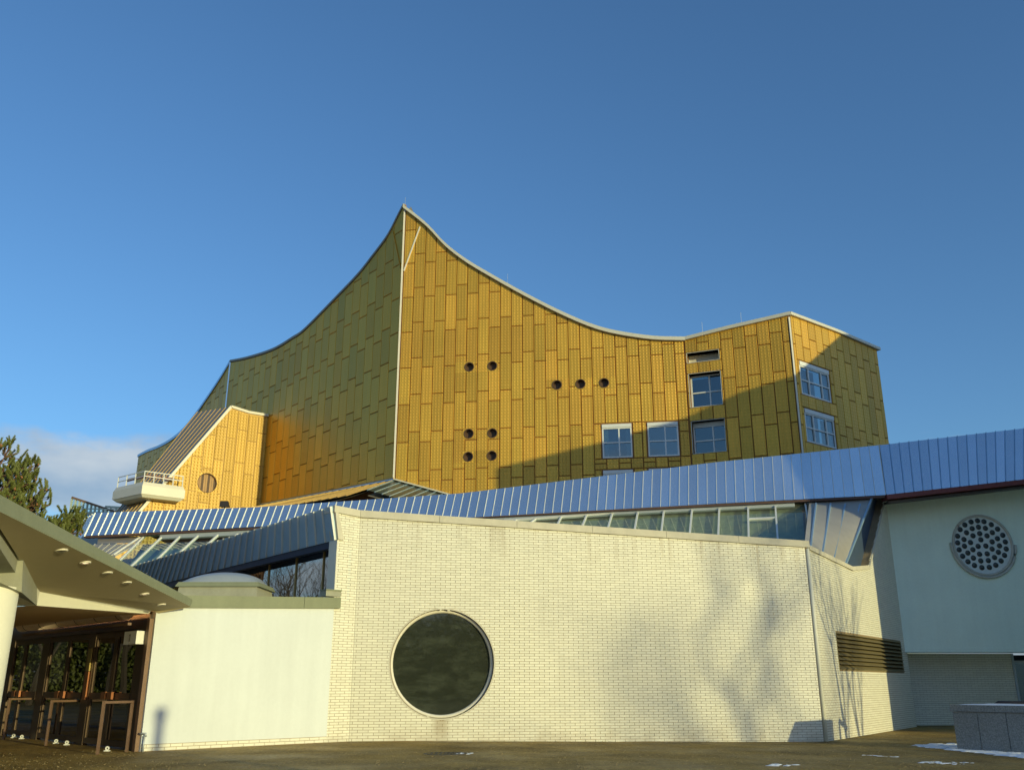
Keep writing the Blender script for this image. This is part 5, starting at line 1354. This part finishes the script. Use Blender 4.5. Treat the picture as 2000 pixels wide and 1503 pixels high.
# pine tree
random.seed(21)
def pine():
    Y0 = 33.0; base = Vector((-19.6, Y0, 0))
    t = thing('pine_tree', 'pine tree with brown cones rising behind the canopy at far left', 'tree', base)
    tr = MB(); tr.tube([base, base + Vector((.2, 0, 3)), base + Vector((.1, .1, 6)), base + Vector((.0, 0, 10.5))], [.28, .22, .15, .03], 8)
    ends = []
    tips = [(0, 880, 33.0), (18, 868, 32.6), (-20, 862, 33.4), (8, 905, 32.2), (30, 905, 33.4), (36, 898, 32.8), (46, 905, 32.5), (58, 902, 33.2), (20, 925, 32.0), (40, 930, 32.4), (55, 925, 33), (5, 940, 31.8), (25, 945, 32.2), (45, 945, 33.1), (58, 935, 33.2), (80, 948, 32.6), (75, 962, 32.2), (70, 975, 33), (62, 985, 32.2), (48, 975, 32.0), (35, 968, 32.4), (15, 968, 31.8), (-5, 972, 32), (28, 988, 32), (50, 1000, 32.6), (8, 990, 31.6), (35, 1005, 31.9), (0, 1010, 32), (52, 1012, 33), (20, 1015, 32), (-15, 930, 32.5), (-20, 900, 33), (-15, 1000, 32.5),
            (72, 996, 33.4), (86, 1008, 33.2), (100, 1018, 33.0), (117, 1008, 32.9), (118, 1022, 32.6), (132, 1010, 33.1), (143, 1000, 33.4), (150, 1003, 33.0), (150, 1020, 33.2), (140, 1024, 32.7), (128, 1030, 32.8), (66, 1030, 32.8), (84, 1035, 33.2), (104, 1036, 33), (30, 1040, 32.5)]
    for k in range(34):
        a_ = random.uniform(.7, 4.6); r_ = random.uniform(.5, 2.6); zz = random.uniform(4.5, 9.0)
        q_ = proj(base + Vector((math.sin(a_) * -r_ - .8, math.cos(a_) * -r_ + 2.0, zz))); tips.append((min(q_[0], 35), q_[1], base.y + 1.0 + r_ * .8))
    nd_v = []; nd_f = []; cn = MB()
    for (u, v, Y) in tips:
        e = at_y(u, v + 8, Y)
        zr_ = max(2.5, e.z - random.uniform(.8, 2.2)); root = base + Vector((0, 0, zr_))
        mid = root.lerp(e, .6) + Vector((0, 0, -.35))
        tr.tube([root, root.lerp(mid, .5) + Vector((0, 0, -.05)), mid, e], [.06, .045, .03, .015], 5)
        for j in range(10):
            tdir = Vector((random.uniform(-.5, .6), random.uniform(-.5, .5), random.uniform(.5, 1.0))).normalized()
            o_ = e + Vector((random.uniform(-.30, .30), random.uniform(-.4, .4), random.uniform(-.38, .12)))
            tr.tube([mid.lerp(e, .7), o_], [.02, .012], 4, cap=False)
            Ln = random.uniform(.28, .45)
            for q in range(190):
                f_ = random.random(); p = o_ + tdir * Ln * f_
                nd = (Vector((random.gauss(0, 1), random.gauss(0, 1), random.gauss(0, 1))).normalized() * .8 + tdir * .9).normalized()
                L_ = random.uniform(.07, .12) * (1.1 - .35 * f_); sd_ = nd.orthogonal().normalized() * .011
                b_ = len(nd_v); nd_v += [p - sd_, p + sd_, p + nd * L_]; nd_f.append((b_, b_ + 1, b_ + 2))
            if random.random() < .16:
                c_ = o_ + Vector((random.uniform(-.08, .08), -.08, random.uniform(-.1, .1)))
                cn.lathe(c_, tdir, [(.01, -.05), (.038, -.02), (.033, .02), (.01, .06)], 7)
    tr.build('trunk', 'pine_bark', t)
    part('crown', nd_v, nd_f, 'needles', t)
    cn.build('cones', 'cone', t, kind='stuff')
pine()

# ================================================================== OFF-FRAME NEIGHBOURS (seen by their shadows and reflections)
def bare_tree_geo(base, height, seed, spread=.55, r0=.2, depth=6, lean=(0, 0), twigs=True):
    rnd = random.Random(seed); m = MB()
    def grow(p, d, L, r, lev):
        n = 3; pts = [p]; rs = [r]; q = p.copy(); dd = d.copy()
        for k in range(n):
            dd = (dd + Vector((rnd.gauss(0, .09), rnd.gauss(0, .09), rnd.gauss(.03, .06)))).normalized(); q = q + dd * L / n; pts.append(q.copy()); rs.append(r * (1 - .35 * (k + 1) / n))
        m.tube(pts, rs, 6 if lev < 2 else (4 if lev < 4 else 3), cap=False)
        if lev >= depth: return
        nb = (3 if lev < 3 else 2) + (1 if rnd.random() < .45 else 0)
        for k in range(nb):
            f_ = rnd.uniform(.45, 1) if k else 1.0
            b = pts[0].lerp(pts[-1], f_) if f_ < 1 else pts[-1]
            ax = Vector((rnd.gauss(0, 1), rnd.gauss(0, 1), rnd.gauss(.2, .5))).normalized()
            nd = (dd * (1 - spread * .6) + ax * spread + Vector((0, 0, .12))).normalized()
            grow(b, nd, L * rnd.uniform(.62, .82), rs[-1] * rnd.uniform(.6, .85) if k else rs[-1] * .9, lev + 1)
    grow(Vector(base), Vector((lean[0], lean[1], 1)).normalized(), height * .30, r0, 0)
    return m
def bare_tree(label, base, height, seed, **k):
    t = thing('bare_tree', label, 'tree', base)
    m = bare_tree_geo(base, height, seed, **k)
    m.build('trunk', 'bark', t, recalc=False)
sunH = Vector((S3.x, S3.y, 0)).normalized()
def sunward(p, t): return Vector((p.x, p.y, 0)) + sunH * t
p_ = WF.P(sC2 - 1.0, 0)
g1 = sunward(WR.P(2.2, 0), 15.0); g1.z = zg(g1.x)
g2 = sunward(WF.P(sC2 - 1.2, 0), 66.0); g2.z = 0
g3 = sunward(WR.P(3.4, 0), 22.0); g3.z = zg(g3.x)
g4 = sunward(WF.P(sC2 - 3.2, 0), 82.0); g4.z = 0
bare_tree('slender bare tree right of the view, whose branch shadows cross the side wall', g1, 9.0, 5, spread=.40, r0=.14, depth=4)
bare_tree('bare tree far right of the view, whose blurred shadow falls on the front wall', g2, 19.0, 12, spread=.6, r0=.26, depth=6)
bare_tree('second slender bare tree right of the view, behind the first', g3, 10.0, 17, spread=.42, r0=.13, depth=4)
bare_tree('broad bare tree farthest right of the view, behind the other three', g4, 20.0, 23, spread=.6, r0=.26, depth=6)
# post casting the short soft shadow on the white wall
pb = sunward(WS.P(WS.sz(305, 1460)[0], 0), 29.0)
ps = thing('lamp_post', 'slim dark lamp post behind the view, its shadow on the white wall', 'post', pb)
MB().lathe(pb, (0, 0, 1), [(.10, 0), (.10, 4.0), (.13, 4.05), (.13, 4.25), (0, 4.3)], 16).build('shaft', 'dark_iron', ps, recalc=False)
# neighbouring tower block that shades the right side: its roofline rises to the right
nc = sunward(WR.P(WR.sz(1741, 1400)[0], 0), 12.0)
ed = Vector((sunH.y * -1, sunH.x, 0))
if ed.y < 0: ed = -ed
def shade_pt(W, u, v):
    s, z = W.sz(u, v); P_ = W.P(s, z)
    n_ = Vector((sunH.x, sunH.y, 0)); t = (nc - P_).dot(n_) / S3.dot(n_); q = P_ + S3 * t
    return ((q - nc).dot(ed), q.z)
prof = [shade_pt(WM, 880, 937), shade_pt(WM, 1000, 906), shade_pt(WM, 1180, 862), shade_pt(WM, 1340, 815), shade_pt(WT, 1440, 768), shade_pt(WT, 1545, 735), shade_pt(WX, 1600, 690), shade_pt(WX, 1640, 655)]
print('shade profile', prof, nc)
prof = sorted(prof)
pf = [(0.0, interp(prof, 0.0) if prof[0][0] < 0 else prof[0][1])] + [p for p in prof if p[0] > 0.05]
pf.append((pf[-1][0] + 14, pf[-1][1] + 4))
nb = thing('neighbour_hall', 'tall neighbouring hall right of the view, shading the wing and lower facade', 'building', nc + ed * 8)
fr_ = [nc + ed * s + Vector((0, 0, z)) for s, z in pf]; bt_ = [nc + ed * pf[-1][0] + Vector((0, 0, -.3)), nc + Vector((0, 0, -.3))]
bkv = sunH * 4.0
MB().prism(fr_ + bt_, [x + bkv + Vector((2, 0, 0)) * 0 for x in fr_ + bt_]).build('wall', 'plaster_blue', nb)
# wood behind the camera and to the left (mirrored in the windows)
m = MB(); rnd = random.Random(3)
for k in range(12):
    b = Vector((-26 + k * 4.0 + rnd.uniform(-1.5, 1.5), -32 + rnd.uniform(-5, 5), 0)); g_ = bare_tree_geo(b, rnd.uniform(11, 15), 40 + k, r0=.22, depth=5, spread=.5); m.add(g_.v, g_.f)
for k in range(14):
    b = Vector((-50 + rnd.uniform(-9, 6), 22 + k * 2.8 + rnd.uniform(-1.5, 1.5), 0)); g_ = bare_tree_geo(b, rnd.uniform(11, 16), 60 + k, r0=.24, depth=6, spread=.5); m.add(g_.v, g_.f)
tag(m.build('wood', 'bark', None, recalc=False), 'bare winter wood across the forecourt, mirrored in the glass', 'trees', kind='stuff')
def hedge(name, a, b, h, d, lab):
    V = []; Fc = []; rnd = random.Random(9); a = Vector(a); b = Vector(b); L_ = (b - a).length; dr = (b - a).normalized(); nr = Vector((-dr.y, dr.x, 0))
    for k in range(60000):
        p = a + dr * rnd.uniform(0, L_) + nr * rnd.uniform(-d, d) + Vector((0, 0, rnd.uniform(0, 1) ** 0.8 * h * (0.75 + .25 * math.sin(rnd.random() * 6))))
        e1_ = Vector((rnd.gauss(0, 1), rnd.gauss(0, 1), rnd.gauss(0, 1))).normalized() * .24; e2_ = e1_.orthogonal().normalized() * .2
        q = len(V); V += [p - e1_, p + e2_, p + e1_]; Fc.append((q, q + 1, q + 2))
    tag(part(name, V, Fc, 'needles', None), lab, 'hedge', kind='stuff')
hedge('hedge', (-34, -42, 0), (24, -42, 0), 7.5, 2.5, 'dense dark shrub belt across the street behind the view')
hedge('hedge', (-60, 16, 0), (-60, 70, 0), 8.5, 2.0, 'dense dark shrub belt far left of the forecourt')
print('objects', len(bpy.data.objects))
